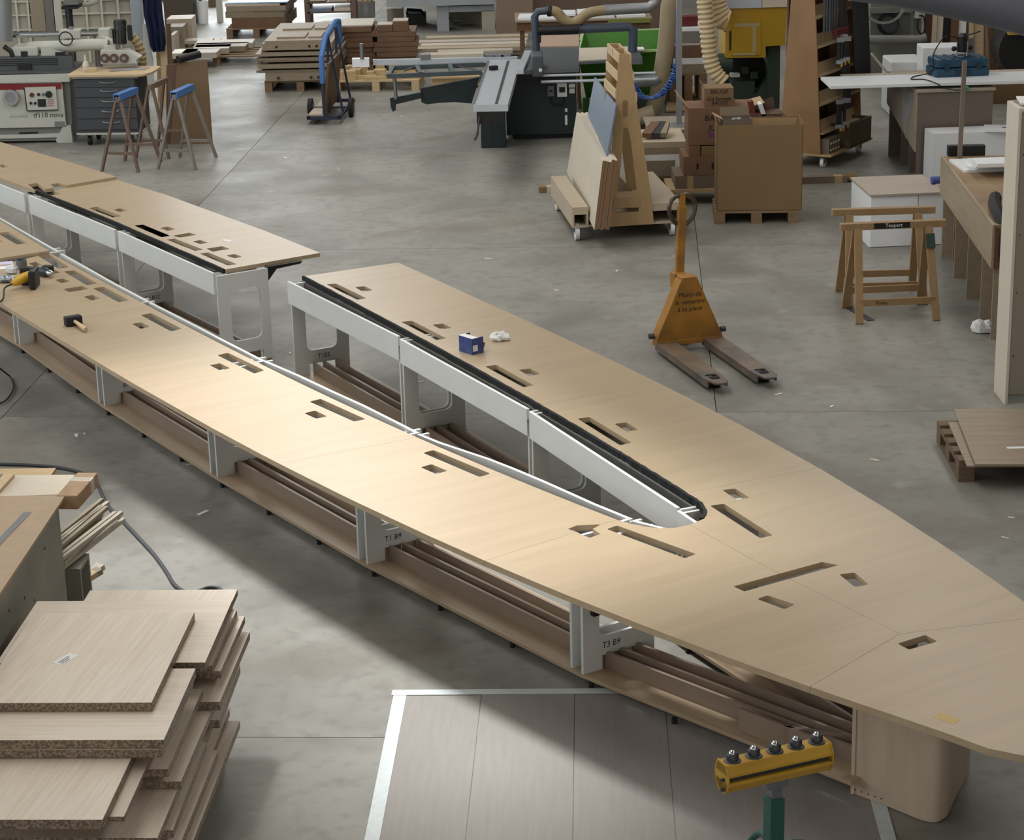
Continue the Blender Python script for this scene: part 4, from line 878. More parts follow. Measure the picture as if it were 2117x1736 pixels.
# ------------------------------------------------------------------ A-frame panel trolley
NA = G(1183, 428, .33); NB = G(1409, 417, .33); ta_ = math.atan2((NB - NA).y, (NB - NA).x); wT = (NB - NA).length
at = T('panel_trolley', 'plywood A-frame panel trolley on white castors', 'trolley', (NA.x, NA.y, 0), ta_)
mat('gableply', (176, 146, 104), .6, var=.06, scale=3, stretch=(6, 1, 1))
dT = 1.5
for x0, x1 in ((0, .15), (wT - .36, wT)):
    o = MB().box(x0, x1, 0, dT, .305, .325).build('deck_board', 'palewood', at)
    MB().box(x0, x0 + .018, 0, dT, .15, .305).build('deck_side', 'palewood', at); MB().box(x1 - .018, x1, 0, dT, .15, .305).build('deck_side', 'palewood', at); MB().box(x0, x1, 0, dT, .132, .15).build('deck_bottom', 'palewood', at)
    MB().box(x0 + .018, x1 - .018, .0, .016, .255, .305).build('front_rail', 'palewood', at)
MB().box(.15, wT - .36, .02, dT, .132, .15).build('middle_board', 'palewood', at)
for x in (.05, wT - .08):
    for y in (.08, dT - .1): caster(at, x, y, .08, None, .132)
Yg = 19.38
go = [(1240,470),(1352,463),(1346,400),(1319,230),(1303,112),(1279,112),(1273,210),(1262,360)]
gh = [[(1287,212),(1289,207),(1295,207),(1298,212),(1298,238),(1296,243),(1289,243),(1287,238)], [(1289,264),(1298,264),(1304,290),(1320,425),(1320,437),(1272,440),(1272,428),(1284,340)]]
o = fpoly(go, Yg, .03, gh).build('gable', 'gableply', at, world=True)
dv = G(1258, 98, 1.72) - G(1281, 120, 1.72); dv.z = 0
mb = fpoly(go, Yg, .03, gh); mb.v = [p + dv for p in mb.v]; mb.build('gable', 'gableply', at, world=True)
for near, z in (((1280, 121), 0), ((1277, 158), 0), ((1273, 195), 0)):
    p = GY(near[0], near[1], Yg + .015); MB().bar(p + dv.normalized() * -.02, p + dv * 1.02, .016, .085).build('slat', 'woodlight', at, world=True, bevel=.002)
for near in ((1303, 121), (1309, 158), (1315, 200)):
    p = GY(near[0], near[1], Yg + .015); MB().bar(p + dv.normalized() * -.02, p + dv * 1.02, .016, .085).build('slat', 'woodlight', at, world=True, bevel=.002)
p = GY(1291, 118, Yg + .015); MB().bar(p + dv * .5 + Vector((0, 0, .0)), p + dv * .52, .12, .06).build('spacer', 'gableply', at, world=True)
p = GY(1297, 428, Yg + .1); MB().box(p.x - .13, p.x + .11, Yg - .01, Yg + .25, .30, .40).build('tool_box', 'gableply', at, world=True)
mat('paleboard', (206, 196, 178), .5, var=.03, scale=3)
mat('boardedge', (128, 98, 70), .7)
def leanboard(i, labs, t0x, b0x, ft, fb, wpx, wfx, ty, by, m='paleboard'):
    n = [(b0x, by), (b0x + wpx, by), (t0x + wpx, ty), (t0x, ty)]; f = [(fb[0], fb[1]), (fb[0] + wfx, fb[1]), (ft[0] + wfx, ft[1]), (ft[0], ft[1])]
    mb = hexa(n, 18.95, f, 21.35); o = solo(mb, 'leaning_board', m, labs, 'board', 'pale boards leaning on the panel trolley')
    e = hexa([(q[0], q[1]) for q in n], 18.945, [(q[0], q[1]) for q in n], 18.9505); e.v = [v - o.location for v in e.v]; e.build('cut_edge', 'boardedge', o)
names = ['outermost', 'second', 'third', 'fourth', 'innermost']
for i in range(5):
    x = 1246 + 6.3 * i; leanboard(i, '%s of the five pale boards leaning on the panel trolley' % names[i], x, 1228.5 + 6.3 * i, (1192 + 4.6 * i, 232 + (i % 2) * 1.5), (1172 + 4.6 * i, 356), 5.8, 4.2, 332 + (i % 3) * 1.5 - (2 if i > 2 else 0), 475 - (i % 2) * 2)
mat('bluegrey', (112, 124, 140), .5)
bp_ = hexa([(1240, 400), (1244, 400), (1276, 217), (1273, 217)], 19.2, [(1203, 300), (1206, 300), (1232, 160), (1229, 160)], 21.2)
solo(bp_, 'blue_grey_panel', 'bluegrey', 'blue grey panel leaning on the trolley behind the pale boards', 'panel')
# ------------------------------------------------------------------ big cardboard box on its pallet
c0 = G(1481, 463); ca = math.radians(-3.7)
bp2 = T('pallet', 'small wooden pallet under the big cardboard box', 'pallet', (c0.x + .40, c0.y + .27, 0), ca); pallet_parts(bp2, .8, .6, .125)
bb = T('cardboard_box', 'big open brown cardboard box on a pallet', 'box', (c0.x, c0.y, .126), ca)
for b in ((0, .81, 0, .006, 0, .82), (0, .006, 0, .57, 0, .82), (.804, .81, 0, .57, 0, .82), (0, .81, .564, .57, 0, .80), (0, .81, 0, .57, 0, .006)):
    MB().box(*b).build('box_wall', 'cardboard', bb)
MB().box(.008, .802, .558, .5635, .1, .79).build('inner_liner', 'cardin', bb)
def carton(name, lab, Y, px, dep, m='cardboard', z0=None, writing=None, wsz=.06, wz=.6, flaps=False, group=None, wx=.5, tape_=None):
    a, b, c, d = span(*px, Y)
    if z0 is not None: c = z0
    t = T(name, lab, 'box', (a, Y, c), 0, group); w_, h_ = b - a, d - c
    MB().box(0, w_, 0, dep, 0, h_).build('box_body', m, t, bevel=.004)
    if writing:
        for i, s in enumerate(writing): text(s, (w_ * wx, -.0015, h_ * wz - i * wsz * 1.25), (1, 0, 0), (0, 0, 1), wsz, 'marker_writing', 'marker', t, world=False, shear=.1)
    if tape_: MB().box(w_ * tape_ - .03, w_ * tape_ + .03, -.001, dep * .5, .0, h_ + .001).build('tape_band', 'cardin', t)
    if flaps:
        MB().bar((.0, dep / 2, h_), (-.10, dep / 2, h_ + .12), dep * .9, .004).build('flap', 'cardin', t); MB().bar((w_, dep / 2, h_), (w_ + .12, dep / 2, h_ + .03), dep * .9, .004).build('flap', 'cardin', t)
    return t
Yb = 20.85
dl_ = T('box_dolly', 'low flat dolly under the stacked cardboard boxes', 'dolly', (GY(1475, 405, Yb).x, Yb + .25, 0)); MB().box(-.45, .45, -.28, .3, .12, .155).build('dolly_deck', 'ply', dl_)
for x in (-.38, .38):
    for y in (-.2, .22): caster(dl_, x, y, .05, 'rubber', .12)
mat('cardred', (126, 94, 70), .8, var=.04, scale=3)
c1 = carton('cardboard_box', 'wide cardboard box at the bottom of the box stack, with a pale tape', Yb, (1396, 362, 1560, 403), .5, 'cardgrey', .156, tape_=.19)
z1 = .156 + (span(1396, 362, 1560, 403, Yb)[3] - .156)
c2 = carton('cardboard_box', 'cardboard box with printed marks second from the bottom of the stack', Yb, (1413, 322, 1560, 361), .46, 'cardred', z1 + .001)
for i in range(3): MB().box(.13 + .15 * i, .15 + .15 * i, -.001, 0, .06, .12).build('printed_mark', 'marker', c2)
z2 = span(1413, 322, 1560, 361, Yb)[3]
carton('cardboard_box', 'small cardboard box at the left of the third layer in the stack', Yb, (1424, 301, 1448, 321), .4, 'cardred', z2 + .001); carton('cardboard_box', 'small cardboard box at the right of the third layer in the stack', Yb, (1450, 301, 1556, 321), .4, 'cardboard', z2 + .001)
z3 = span(1424, 301, 1448, 321, Yb)[3]
c4 = carton('cardboard_box', 'large opened cardboard box with handwriting and a purple label in the stack', Yb, (1423, 222, 1556, 300), .45, 'cardred', z3 + .002, ['BAUGE', 'JULIE'], .08, .72, True, None, .45)
MB().box(.20, .36, -.0015, 0, .08, .12).build('purple_label', mat('purple', (118, 52, 110), .6), c4)
z4 = span(1423, 222, 1556, 300, Yb)[3]
c5 = carton('cardboard_box', 'flat cardboard box marked by hand, second from the top of the stack', Yb + .03, (1456, 205, 1519, 222), .3, 'cardred', z4 + .001, ['BAUGE'], .05, .5)
z5 = span(1456, 205, 1519, 222, Yb + .03)[3]
c6 = carton('cardboard_box', 'topmost cardboard box of the stack, marked by hand', Yb + .03, (1456, 182, 1517, 205), .28, 'cardboard', z5 + .001, ['BAUGE', 'Gd format'], .055, .66)
MB().bar((.0, .14, .125), (-.03, .14, .16), .26, .003).build('flap', 'cardboard', c6)
# small open carton and packs sticking out of the big box
zs = .126 + .70; q = Vector((c0.x, c0.y, 0)); Rz = R2(ca)
oc = T('small_carton', 'small open carton of hardware standing in the big cardboard box', 'carton', q + Rz @ Vector((.06, .10, zs)), ca + .1)
MB().box(0, .28, 0, .004, 0, .16).box(0, .28, .2, .204, 0, .16).box(0, .004, 0, .2, 0, .16).box(.276, .28, 0, .2, 0, .16).box(0, .28, 0, .2, 0, .004).build('carton_wall', 'cardgrey', oc)
MB().bar((0, .1, .16), (-.08, .1, .2), .2, .003).build('flap', 'cardin', oc); MB().bar((.14, .2, .16), (.14, .24, .24), .28, .003).build('flap', 'cardgrey', oc)
crumple((.16, .1, .12), .05, (1.5, 1, .8), 41).build('hardware', 'bagscrews', oc)
fp = T('packing_block', 'foam packing inside the big cardboard box under the small carton', 'packing', q + Rz @ Vector((.03, .05, .133)), ca); MB().box(0, .5, 0, .45, 0, .69).build('foam', 'cardin', fp)
o6 = T('brown_carton', 'open dark brown carton with red and white packs behind the big cardboard box', 'carton', (GY(1580, 240, 20.75).x, 20.75, 0)); zc = GY(1580, 236, 20.75).z
MB().box(-.16, .18, 0, .3, 0, zc).build('carton_body', mat('cardbrown', (96, 72, 58), .8), o6); MB().bar((.18, .15, zc), (.24, .15, zc - .06), .3, .004).build('flap', 'cardbrown', o6); MB().prism([(-.0, zc), (.14, zc), (.12, zc + .12), (.04, zc + .10)], [], (0, .28, 0), (1, 0, 0), (0, 0, 1), (0, .004, 0)).build('flap', 'cardbrown', o6)
MB().bar((-.10, .1, zc - .02), (-.13, .1, zc + .12), .12, .05).build('red_pack', mat('redpack', (110, 44, 36), .6), o6); MB().bar((-.0, .08, zc - .02), (-.04, .08, zc + .10), .16, .04).build('white_pack', 'paperwhite', o6)
# boards stacked between trolley and boxes
bs_ = [(1324, 293, 1419, 305, 'palewood', 'pale cut board on top of the low stack behind the panel trolley'), (1326, 306, 1404, 317, 'mdfgrey', 'grey board in the low stack behind the panel trolley'), (1327, 319, 1404, 324, 'whiteboard', 'thin white board in the low stack behind the panel trolley'), (1328, 332, 1396, 362, 'strip_b', 'thick brown board pack in the low stack behind the panel trolley'), (1330, 364, 1392, 370, 'strip_a', 'thin board at the bottom of the low stack behind the panel trolley')]
Ys = 21.55; zz = .15
for x0, y0, x1, y1, m_, lab in bs_[::-1]:
    a, b, c, d = span(x0, y0, x1, y1, Ys); h_ = d - zz; o = MB().box(-(b - a) / 2 - .05, (b - a) / 2, 0, .75, 0, h_ - .002).build('stacked_board', m_); place(o, ((a + b) / 2, Ys, zz)); tag(o, lab, 'board'); zz = d
a, b, c, d = span(1330, 370, 1392, 385, Ys); pq_ = T('pallet', 'low pallet under the board stack behind the panel trolley', 'pallet', ((a + b) / 2 - .02, Ys + .38, 0)); pallet_parts(pq_, b - a + .02, .75, .148)
a = G(1352, 280, .95)
for i, (x, y, r_, l_) in enumerate(((1335, 268, .9, .34), (1352, 270, .7, .36), (1366, 272, .8, .30))):
    p = GY(x, 292, Ys + .3); o = MB().bar((0, 0, .04), (.12, .3, .11), .10, .05).build('timber_offcut', ('wooddark', 'darksteel', 'strip_b')[i]); place(o, (p.x, Ys + .15, zz + .0), .1 * i); tag(o, ('dark timber offcut leftmost on the low board stack', 'dark grey offcut in the middle on the low board stack', 'brown offcut rightmost on the low board stack')[i], 'offcut')
# flat sheet and pallet platform behind
pf = T('pallet', 'pallet with a white smeared board in front of the grey pole', 'pallet', (GY(1400, 262, 23.4).x, 23.7, 0)); pallet_parts(pf, .62, .8, .30)
o = MB().box(-.33, .33, -.42, .42, 0, .02).build('pallet_board', 'beigeboard'); place(o, (GY(1400, 262, 23.4).x, 23.7, .301)); tag(o, 'grey white board lying on the pallet at the foot of the pole', 'board')
quadboard([(1385, 178), (1466, 178), (1476, 225), (1376, 228)], .03, .02, 'plywood_sheet', 'ply', 'plywood sheet lying flat on the floor behind the stacked boxes', 'sheet')
# ------------------------------------------------------------------ clamp trolley
def GV(x, y, P, d):
    """ray against the upright plane through P along d -> (s, z)"""
    r = ray(x, y); n = Vector((-d.y, d.x, 0)); t = n.dot(P - Vector((0, 0, CAMH))) / n.dot(r); q = Vector((0, 0, CAMH)) + r * t; return ((q - P).dot(d), q.z)
K0 = G(1612, 313, .15); K1 = G(1696, 320, .15); kd = (K1 - K0); kd.z = 0; kL = kd.length; kd.normalize(); kn = Vector((-kd.y, kd.x, 0)); P0k = Vector((K0.x, K0.y, 0))
ct_ = T('clamp_trolley', 'tall plywood clamp trolley with slanted side boards on castors', 'trolley', (K0.x, K0.y, 0), math.atan2(kd.y, kd.x))
fo = [GV(x, y, P0k, kd) for x, y in ((1611,312),(1696,320),(1692,200),(1688,80),(1684,0),(1682,-60),(1638,-60),(1635,0),(1623,150))]
mat('oldply', (156, 122, 84), .6, col2=(136, 102, 68), scale=2.2, detail=7)
MB().prism(fo, [], (0, 0, 0), (1, 0, 0), (0, 0, 1), (0, .02, 0)).build('end_panel', 'oldply', ct_)
MB().prism(fo, [], (0, 1.12, 0), (1, 0, 0), (0, 0, 1), (0, .02, 0)).build('end_panel', 'oldply', ct_)
MB().box(-.01, kL + .12, 0, 1.16, .13, .152).build('base_board', 'ply', ct_)
for x in (.06, kL):
    for y in (.08, 1.06): caster(ct_, x, y, .055, None, .13)
for z in (.42, .72, 1.02, 1.32, 1.62, 1.95):
    xr = kL - (z - .15) * .115
    MB().bar((xr - .06, .02, z), (xr - .06, 1.12, z), .016, .13, up=(-.25, 0, 1)).build('side_board', 'woodlight', ct_); MB().bar((xr + .0, .02, z - .05), (xr + .0, 1.12, z - .05), .10, .014).build('shelf', 'woodlight', ct_)
MB().box(.05, .07, .02, 1.12, .15, 2.1).build('core_panel', 'wooddark', ct_)
ku = lambda x, y, z: P0k + kd * x + kn * y + Vector((0, 0, z))
def clampthing(x, y, z0, z1, lab):
    p = ku(x, y, z0); t = T('bar_clamp', lab, 'clamp', p, 0, 'bar clamps hanging on the clamp trolley'); h = z1 - z0
    MB().box(-.014, .014, -.008, .008, 0, h).build('clamp_bar', 'black', t); MB().box(-.02, .06, -.014, .014, h - .05, h).build('fixed_jaw', 'steel', t); MB().box(-.02, .05, -.014, .014, .03, .07).build('sliding_jaw', 'steel', t); MB().cyl((.04, 0, .0), (.04, 0, .06), .014, 8).build('clamp_handle', 'yellowtool', t)
for i, (x, y, z0, z1) in enumerate(((kL + .05, .30, 1.05, 1.36), (kL + .04, .42, 1.05, 1.38), (kL + .03, .54, 1.05, 1.34), (kL + .10, .20, .38, .72), (kL + .09, .30, .36, .72), (kL + .09, .42, .38, .70))):
    clampthing(x, y, z0, z1, 'black bar clamp with a yellow handle on the %s row of the clamp trolley' % ('upper' if i < 3 else 'lower'))
for i in range(8):
    p = ku(kL - .06 + .012 * (i % 3), .16 + .045 * i, 1.42); solo(MB().cyl(p, p + Vector((.0, .0, .8)), .013, 8), 'steel_tube', 'caststeel', 'grey steel tube standing in the bundle on the clamp trolley', 'tube', 'steel tubes on the clamp trolley', smooth=True)
for i in range(3):
    p = ku(kL + .02, .62 + .05 * i, .55); solo(MB().bar(p, p + Vector((-.12, .02, 1.7)), .03, .05), 'dark_profile', mat('profile', (40, 36, 34), .5), 'dark slim profile leaning at the middle of the clamp trolley', 'profile', 'dark profiles at the middle of the clamp trolley')
for i in range(9):
    p = ku(kL + .06, .84 + .04 * i, .75); solo(MB().bar(p, p + Vector((-.10, .0, 1.5)), .026, .05), 'black_profile', 'black', 'black profile standing in the wide bundle at the back of the clamp trolley', 'profile', 'black profiles at the back of the clamp trolley')
for i, (y, z, lab) in enumerate(((.26, 1.36, 'upper'), (.7, .78, 'lower'))):
    p = ku(kL + .02, y, z + .05); solo(MB().bar(p, p + kn * .32, .06, .06), 'red_clamp', mat('clampred', (92, 30, 28), .5), 'dark red clamp lying on the %s shelf of the clamp trolley' % lab, 'clamp')
cr_ = T('wooden_crate', 'brown wooden crate standing on the base of the clamp trolley', 'crate', ku(kL * .55, .45, .153), math.atan2(kn.y, kn.x))
for b in ((0, .6, -.02, 0, 0, .26), (0, .6, -.36, -.34, 0, .26), (0, .02, -.34, -.02, 0, .26), (.58, .6, -.34, -.02, 0, .26), (0, .6, -.36, 0, 0, .015)): MB().box(*b).build('crate_side', mat('cratewood', (98, 82, 62), .7, var=.1, scale=6), cr_)
bx_ = T('bolt_box', 'small grey box with white plugs on the base of the clamp trolley', 'box', ku(kL - .02, .04, .153), math.atan2(kd.y, kd.x)); MB().box(0, .1, 0, .3, 0, .16).build('box_body', 'cardgrey', bx_)
for i in range(4):
    for j in range(2): MB().box(.1, .106, .03 + .07 * i, .06 + .07 * i, .03 + .07 * j, .05 + .07 * j).build('white_plug', 'paperwhite', bx_)
# ------------------------------------------------------------------ panel saw
mat('sawgreen', (20, 36, 38), .5, var=.08, scale=4); mat('alu', (200, 206, 212), .3, .25, var=.04); mat('bluesteel', (66, 76, 90), .5)
sy0 = 24.6; ps = T('panel_saw', 'large dark green sliding table panel saw in the back of the hall', 'panel saw', (GY(1120, 285, sy0).x, sy0, 0))
fbox(1046, 150, 1192, 284, sy0, .85, .06).build('cabinet', 'sawgreen', ps, world=True, bevel=.006)
fbox(1060, 270, 1180, 292, sy0 + .1, .6, 0).build('plinth', 'black', ps, world=True)
a, b, c, d = span(993, 170, 1045, 306, 24.15); MB().box(a, b, 24.15, 24.75, 0, .78).build('support_leg', 'sawgreen', ps, world=True, bevel=.012); MB().box((a + b) / 2 - .02, (a + b) / 2 - .008, 24.148, 24.15, .02, .6).build('leg_seam', 'black', ps, world=True)
ZT = .86
def plate(px, z0, z1, name, m, bevel=0): return MB().plan([(p.x, p.y) for p in (G(x, y, z1) for x, y in px)], z0, z1).build(name, m, ps, world=True, bevel=bevel)
st = plate([(978, 217), (1050, 216), (1076, 122), (1010, 124)], ZT - .07, ZT, 'sliding_table', 'alu')
def tline(p, q, w_, h_, name, m, par): A = G(*p, ZT); B = G(*q, ZT); MB().bar(A + Vector((0, 0, h_)), B + Vector((0, 0, h_)), w_, .006).build(name, m, par, world=True)
tline((1026, 215), (1051, 126), .03, .001, 'table_groove', 'darksteel', st); tline((979, 216), (1010, 126), .025, .004, 'edge_profile', 'steel', st)
A = G(985, 218, ZT); MB().box(A.x, A.x + .28, A.y + .02, A.y + .1, ZT - .2, ZT - .07).build('table_end', 'black', ps, world=True)
MB().tube([(A.x + .03, A.y + .02, ZT - .12), (A.x - .0, A.y - .02, ZT - .3), (A.x - .03, A.y - .03, ZT - .36)], .012, 8).build('crank_handle', 'darksteel', ps, world=True)
plate([(1066, 146), (1197, 140), (1197, 97), (1086, 99)], ZT - .05, ZT, 'saw_table', 'caststeel', .003)
plate([(1197, 128), (1306, 122), (1302, 98), (1198, 101)], ZT - .03, ZT, 'extension_table', 'caststeel')
o = plate([(1196, 125), (1300, 119), (1299, 96), (1198, 99)], ZT, ZT + .012, 'work_board', 'paleboard')
for z, w_ in ((ZT - .07, .03), (ZT - .14, .035)):
    A = GY(1118, 150, 24.3); B = GY(1355, 140, 24.3); MB().cyl((A.x, 24.3, z), (B.x, 24.3, z), w_ / 2, 10).build('fence_rail', 'alu', ps, world=True, smooth=True)
a, b, c, d = span(1100, 118, 1123, 158, 24.25); MB().box(a, b, 24.2, 24.6, c, d + .02).build('fence_carriage', mat('greyplastic', (74, 78, 84), .5).name, ps, world=True, bevel=.015); MB().cyl(((a + b) / 2 + .03, 24.2, c + .08), ((a + b) / 2 + .03, 24.18, c + .08), .02, 10).build('lock_knob', 'paperwhite', ps, world=True)
A = G(1075, 152, ZT); B = G(1092, 112, ZT); MB().bar(A + Vector((0, 0, .02)), B + Vector((0, 0, .02)), .08, .05).build('rip_fence', 'alu', ps, world=True)
fA = G(770, 130, .95); fB = G(1070, 121, .95); fY = 25.3
a, b, c, d = span(770, 122, 1070, 134, fY); MB().prism([(0, 0), (b - a, 0), (b - a, d - c), (0, d - c)], [], (a, fY + .1, c), (1, -.04, 0), (0, 0, 1), (0, .05, 0)).build('crosscut_fence', 'alu', ps, world=True, bevel=.003)
for x in (880, 1013, 1031, 1046): p = GY(x, 118, fY + .1); MB().box(p.x - .06, p.x + .06, fY + .05, fY + .12, p.z - .02, p.z + .04).build('fence_stop', 'steel', ps, world=True, bevel=.004)
p = GY(745, 118, fY); MB().box(p.x - .1, p.x + .1, fY, fY + .1, p.z - .12, p.z - .02).build('fence_stop', 'whiteboard', ps, world=True); MB().cyl((p.x + .02, fY, p.z - .02), (p.x + .02, fY, p.z + .16), .025, 10).build('stop_lever', 'steel', ps, world=True, smooth=True)
r1 = G(803, 152, ZT); r2_ = G(996, 144, ZT); r3 = G(812, 135, ZT); r4 = G(1000, 128, ZT)
for A, B in ((r1, r2_), (r3, r4), (r1, r3), (G(870, 150, ZT), G(862, 134, ZT)), (G(935, 147, ZT), G(930, 131, ZT))): MB().bar(A - Vector((0, 0, .03)), B - Vector((0, 0, .03)), .05, .05).build('outrigger_rail', mat('railblue', (70, 80, 84), .5).name, ps, world=True)
for A, B in (((835, 147), (862, 137)), ((940, 135), (985, 145))): MB().bar(G(*A, ZT - .03), G(*B, ZT - .03), .015, .015).build('brace', 'steel', ps, world=True)
Ya = r1.y + .1
MB().cyl((r1.x + .06, Ya, ZT - .05), (r1.x + .07, Ya, GY(813, 205, Ya).z), .022, 10).build('outrigger_post', 'steel', ps, world=True, smooth=True)
fpoly([(869, 183), (992, 160), (975, 214), (940, 211), (905, 213), (882, 216), (871, 211)], Ya + .1, .08).build('swing_arm', 'sawgreen', ps, world=True)
fpoly([(806, 203), (871, 191), (872, 203), (818, 216), (818, 228), (812, 231), (808, 222)], Ya + .06, .08).build('arm_extension', 'sawgreen', ps, world=True)
# overhead guard
gY = 24.9
MB().tube([GY(1109, 126, gY), GY(1108, 70, gY), GY(1105, 35, gY), GY(1112, 24, gY), GY(1132, 22, gY)], .045, 12).build('guard_post', 'bluesteel', ps, world=True, smooth=True)
MB().tube([GY(1115, 63, gY), GY(1200, 60, gY), GY(1300, 55, gY), GY(1309, 62, gY), GY(1307, 118, gY)], .055, 12).build('overhead_arm', 'bluesteel', ps, world=True, smooth=True)
MB().tube([GY(1112, 63, gY - .06), GY(1195, 60.5, gY - .06)], .058, 12).build('arm_sleeve', 'black', ps, world=True, smooth=True)
MB().bar(GY(1116, 52, gY - .08), GY(1116, 88, gY - .08), .03, .03, up=(0, 1, 0)).build('lock_screw', 'black', ps, world=True)
fbox(1303, 120, 1328, 133, 24.4, .5).build('rail_block', 'caststeel', ps, world=True)
for px, m_, nm in (((1132, 178, 1145, 199), 'tin', 'switch_box'), ((1152, 172, 1172, 200), 'whiteboard', 'switch_box'), ((1176, 173, 1189, 181), 'paperwhite', 'warning_plate'), ((1177, 183, 1188, 193), 'paperwhite', 'warning_plate'), ((1168, 224, 1173, 231), 'paperwhite', 'warning_plate'), ((1168, 238, 1173, 258), 'paperwhite', 'warning_plate')):
    o = fbox(*px, sy0 - .03 if 'box' in nm else sy0 - .002, .03 if 'box' in nm else .002).build(nm, m_, ps, world=True)
    if 'box' in nm: fbox(px[0] + 4, px[1] + 8, px[2] - 4, px[3] - 9, sy0 - .034, .004).build('switch_panel', 'black', o, world=True)
MB().tube(catmull([GY(1138, 199, sy0 - .02), GY(1142, 215, sy0 - .02), GY(1165, 215, sy0 - .03), GY(1163, 200, sy0 - .02)], 5), .008, 6).build('cable', 'rubber', ps, world=True, smooth=True)
o = MB().box(-.045, .05, -.03, .03, 0, .05).build('hold_down', 'black', bevel=.008); q = G(1020, 145, ZT); place(o, (q.x, q.y, ZT + .001), .5); tag(o, 'small black clamp piece lying on the saw sliding table', 'clamp')
# sheet lying on the far side of the saw
fy = 26.2; a, b, c, d = span(1112, 66, 1197, 97, fy); Q = [G(x, y, .84) for x, y in ((1112, 97), (1197, 95), (1197, 67), (1119, 70))]; o = MB().plan([(p.x - Q[0].x, p.y - Q[0].y) for p in Q], 0, .02).build('wood_sheet', mat('pinkwood', (172, 146, 128), .6, var=.06, scale=5, stretch=(1, 7, 7))); o.location = (Q[0].x, Q[0].y + .03, .82); tag(o, 'pinkish wood sheet on the far side of the saw table', 'sheet')
sup = T('sheet_support', 'dark trestle carrying the wood sheet behind the saw', 'trestle', (Q[0].x + .3, Q[0].y + .6, 0)); MB().box(-.25, .25, -.03, .03, .75, .82).build('top_beam', 'wooddark', sup)
for s in (-1, 1): MB().bar((s * .2, 0, .76), (s * .22, .2, 0), .04, .04).build('leg', 'wooddark', sup); MB().bar((s * .2, 0, .76), (s * .22, -.2, 0), .04, .04).build('leg', 'wooddark', sup)
# flexible hose and pipe over the saw
mat('hosebeige', (150, 132, 96), .5, var=.05, scale=5); mat('zinc', (150, 152, 154), .4, .5, var=.06)
hp = T('extraction_hose', 'beige flexible hose joined to a grey pipe above the saw', 'hose', (GY(1180, 45, gY).x, gY, 0))
MB().tube(catmull([GY(1132, 22, gY), GY(1150, 25, gY), GY(1165, 40, gY), GY(1180, 47, gY), GY(1195, 43, gY), GY(1215, 28, gY), GY(1235, 23, gY), GY(1252, 21, gY)], 5), .06, 12).build('flexible_hose', 'hosebeige', hp, world=True, smooth=True)
MB().tube([GY(1250, 21, gY), GY(1340, 16, gY), GY(1356, 5, gY), GY(1362, -15, gY)], .062, 14).build('pipe', 'zinc', hp, world=True, smooth=True); MB().tube([GY(1132, 22, gY), GY(1140, 23, gY)], .066, 14).build('hose_collar', 'black', hp, world=True)
# ------------------------------------------------------------------ green skip
mat('skipgreen', (64, 122, 26), .5, var=.08, scale=2); mat('skiprim', (176, 208, 146), .5)
gs = T('green_skip', 'bright green metal waste skip behind the saw', 'skip', (1.35, 26, 0)); zr = .80
ft = [G(1194, 112, zr), G(1363, 104, zr), G(1375, 61, zr), G(1205, 66, zr)]; cc = sum(ft, Vector()) / 4
fb = [Vector((cc.x + (p.x - cc.x) * .82, cc.y + (p.y - cc.y) * .72, .22)) for p in ft]
for i in range(4):
    j = (i + 1) % 4; n_ = (cc - (ft[i] + ft[j]) / 2); n_.z = 0; n_.normalize(); n_ *= .02
    MB().add([ft[i], ft[j], fb[j], fb[i], ft[i] + n_, ft[j] + n_, fb[j] + n_, fb[i] + n_], [(0, 1, 2, 3), (7, 6, 5, 4), (0, 4, 5, 1), (1, 5, 6, 2), (2, 6, 7, 3), (3, 7, 4, 0)]).build('skip_wall', 'skipgreen', gs, world=True)
    MB().bar(ft[i], ft[j], .04, .03).build('rim', 'skiprim', gs, world=True)
MB().add(fb, [(0, 1, 2, 3)]).build('skip_floor', 'skipgreen', gs, world=True)
for i in range(4): MB().box(fb[i].x - .04, fb[i].x + .04, fb[i].y - .04, fb[i].y + .04, 0, .22).build('foot', 'skipgreen', gs, world=True)
MB().bar(ft[3] + Vector((.05, -.02, -.05)), ft[3] * .5 + fb[2] * .5, .02, .02).build('inner_brace', 'skiprim', gs, world=True)
o = MB().box(-.06, .06, -.1, .1, 0, .02).build('paper_scrap', 'paperwhite'); p = (ft[0] * .2 + ft[1] * .8); place(o, (p.x - .05, p.y + .01, zr + .016)); tag(o, 'white scrap lying on the rim of the green skip', 'scrap')
gp_ = MB().tube([GY(1255, 172, 25.0), GY(1355, 166, 25.0), GY(1362, 160, 25.0)], .07, 12); solo(gp_, 'dust_pipe', 'zinc', 'short grey dust pipe in front of the green skip', 'pipe', smooth=True)
# ducts, pole, coil hose
mat('ductbeige', (168, 154, 126), .55, var=.04, scale=3)
dY = 25.4
dd_ = T('beige_duct', 'wide smooth beige duct coming down beside the green skip', 'duct', (GY(1350, 245, dY).x, dY, 0))
MB().tube(catmull([GY(1386, -40, dY), GY(1380, 60, dY), GY(1368, 150, dY), GY(1355, 215, dY), GY(1335, 248, dY), GY(1312, 252, dY)], 6), .10, 16).build('duct', 'ductbeige', dd_, world=True, smooth=True)
MB().tube(catmull([GY(1352, 232, dY - .3), GY(1335, 238, dY - .3), GY(1316, 246, dY - .3), GY(1300, 262, dY - .4)], 5), .10, 14).build('duct_branch', 'ductbeige', dd_, world=True, smooth=True)
p = GY(1404, 245, 23.5); solo(MB().box(p.x - .03, p.x + .03, 23.47, 23.53, .322, 3.2).cyl((p.x, 23.5, .322), (p.x, 23.5, .335), .14, 16), 'grey_pole', 'zinc', 'slim grey metal pole rising from the pallet platform', 'pole')
co = []
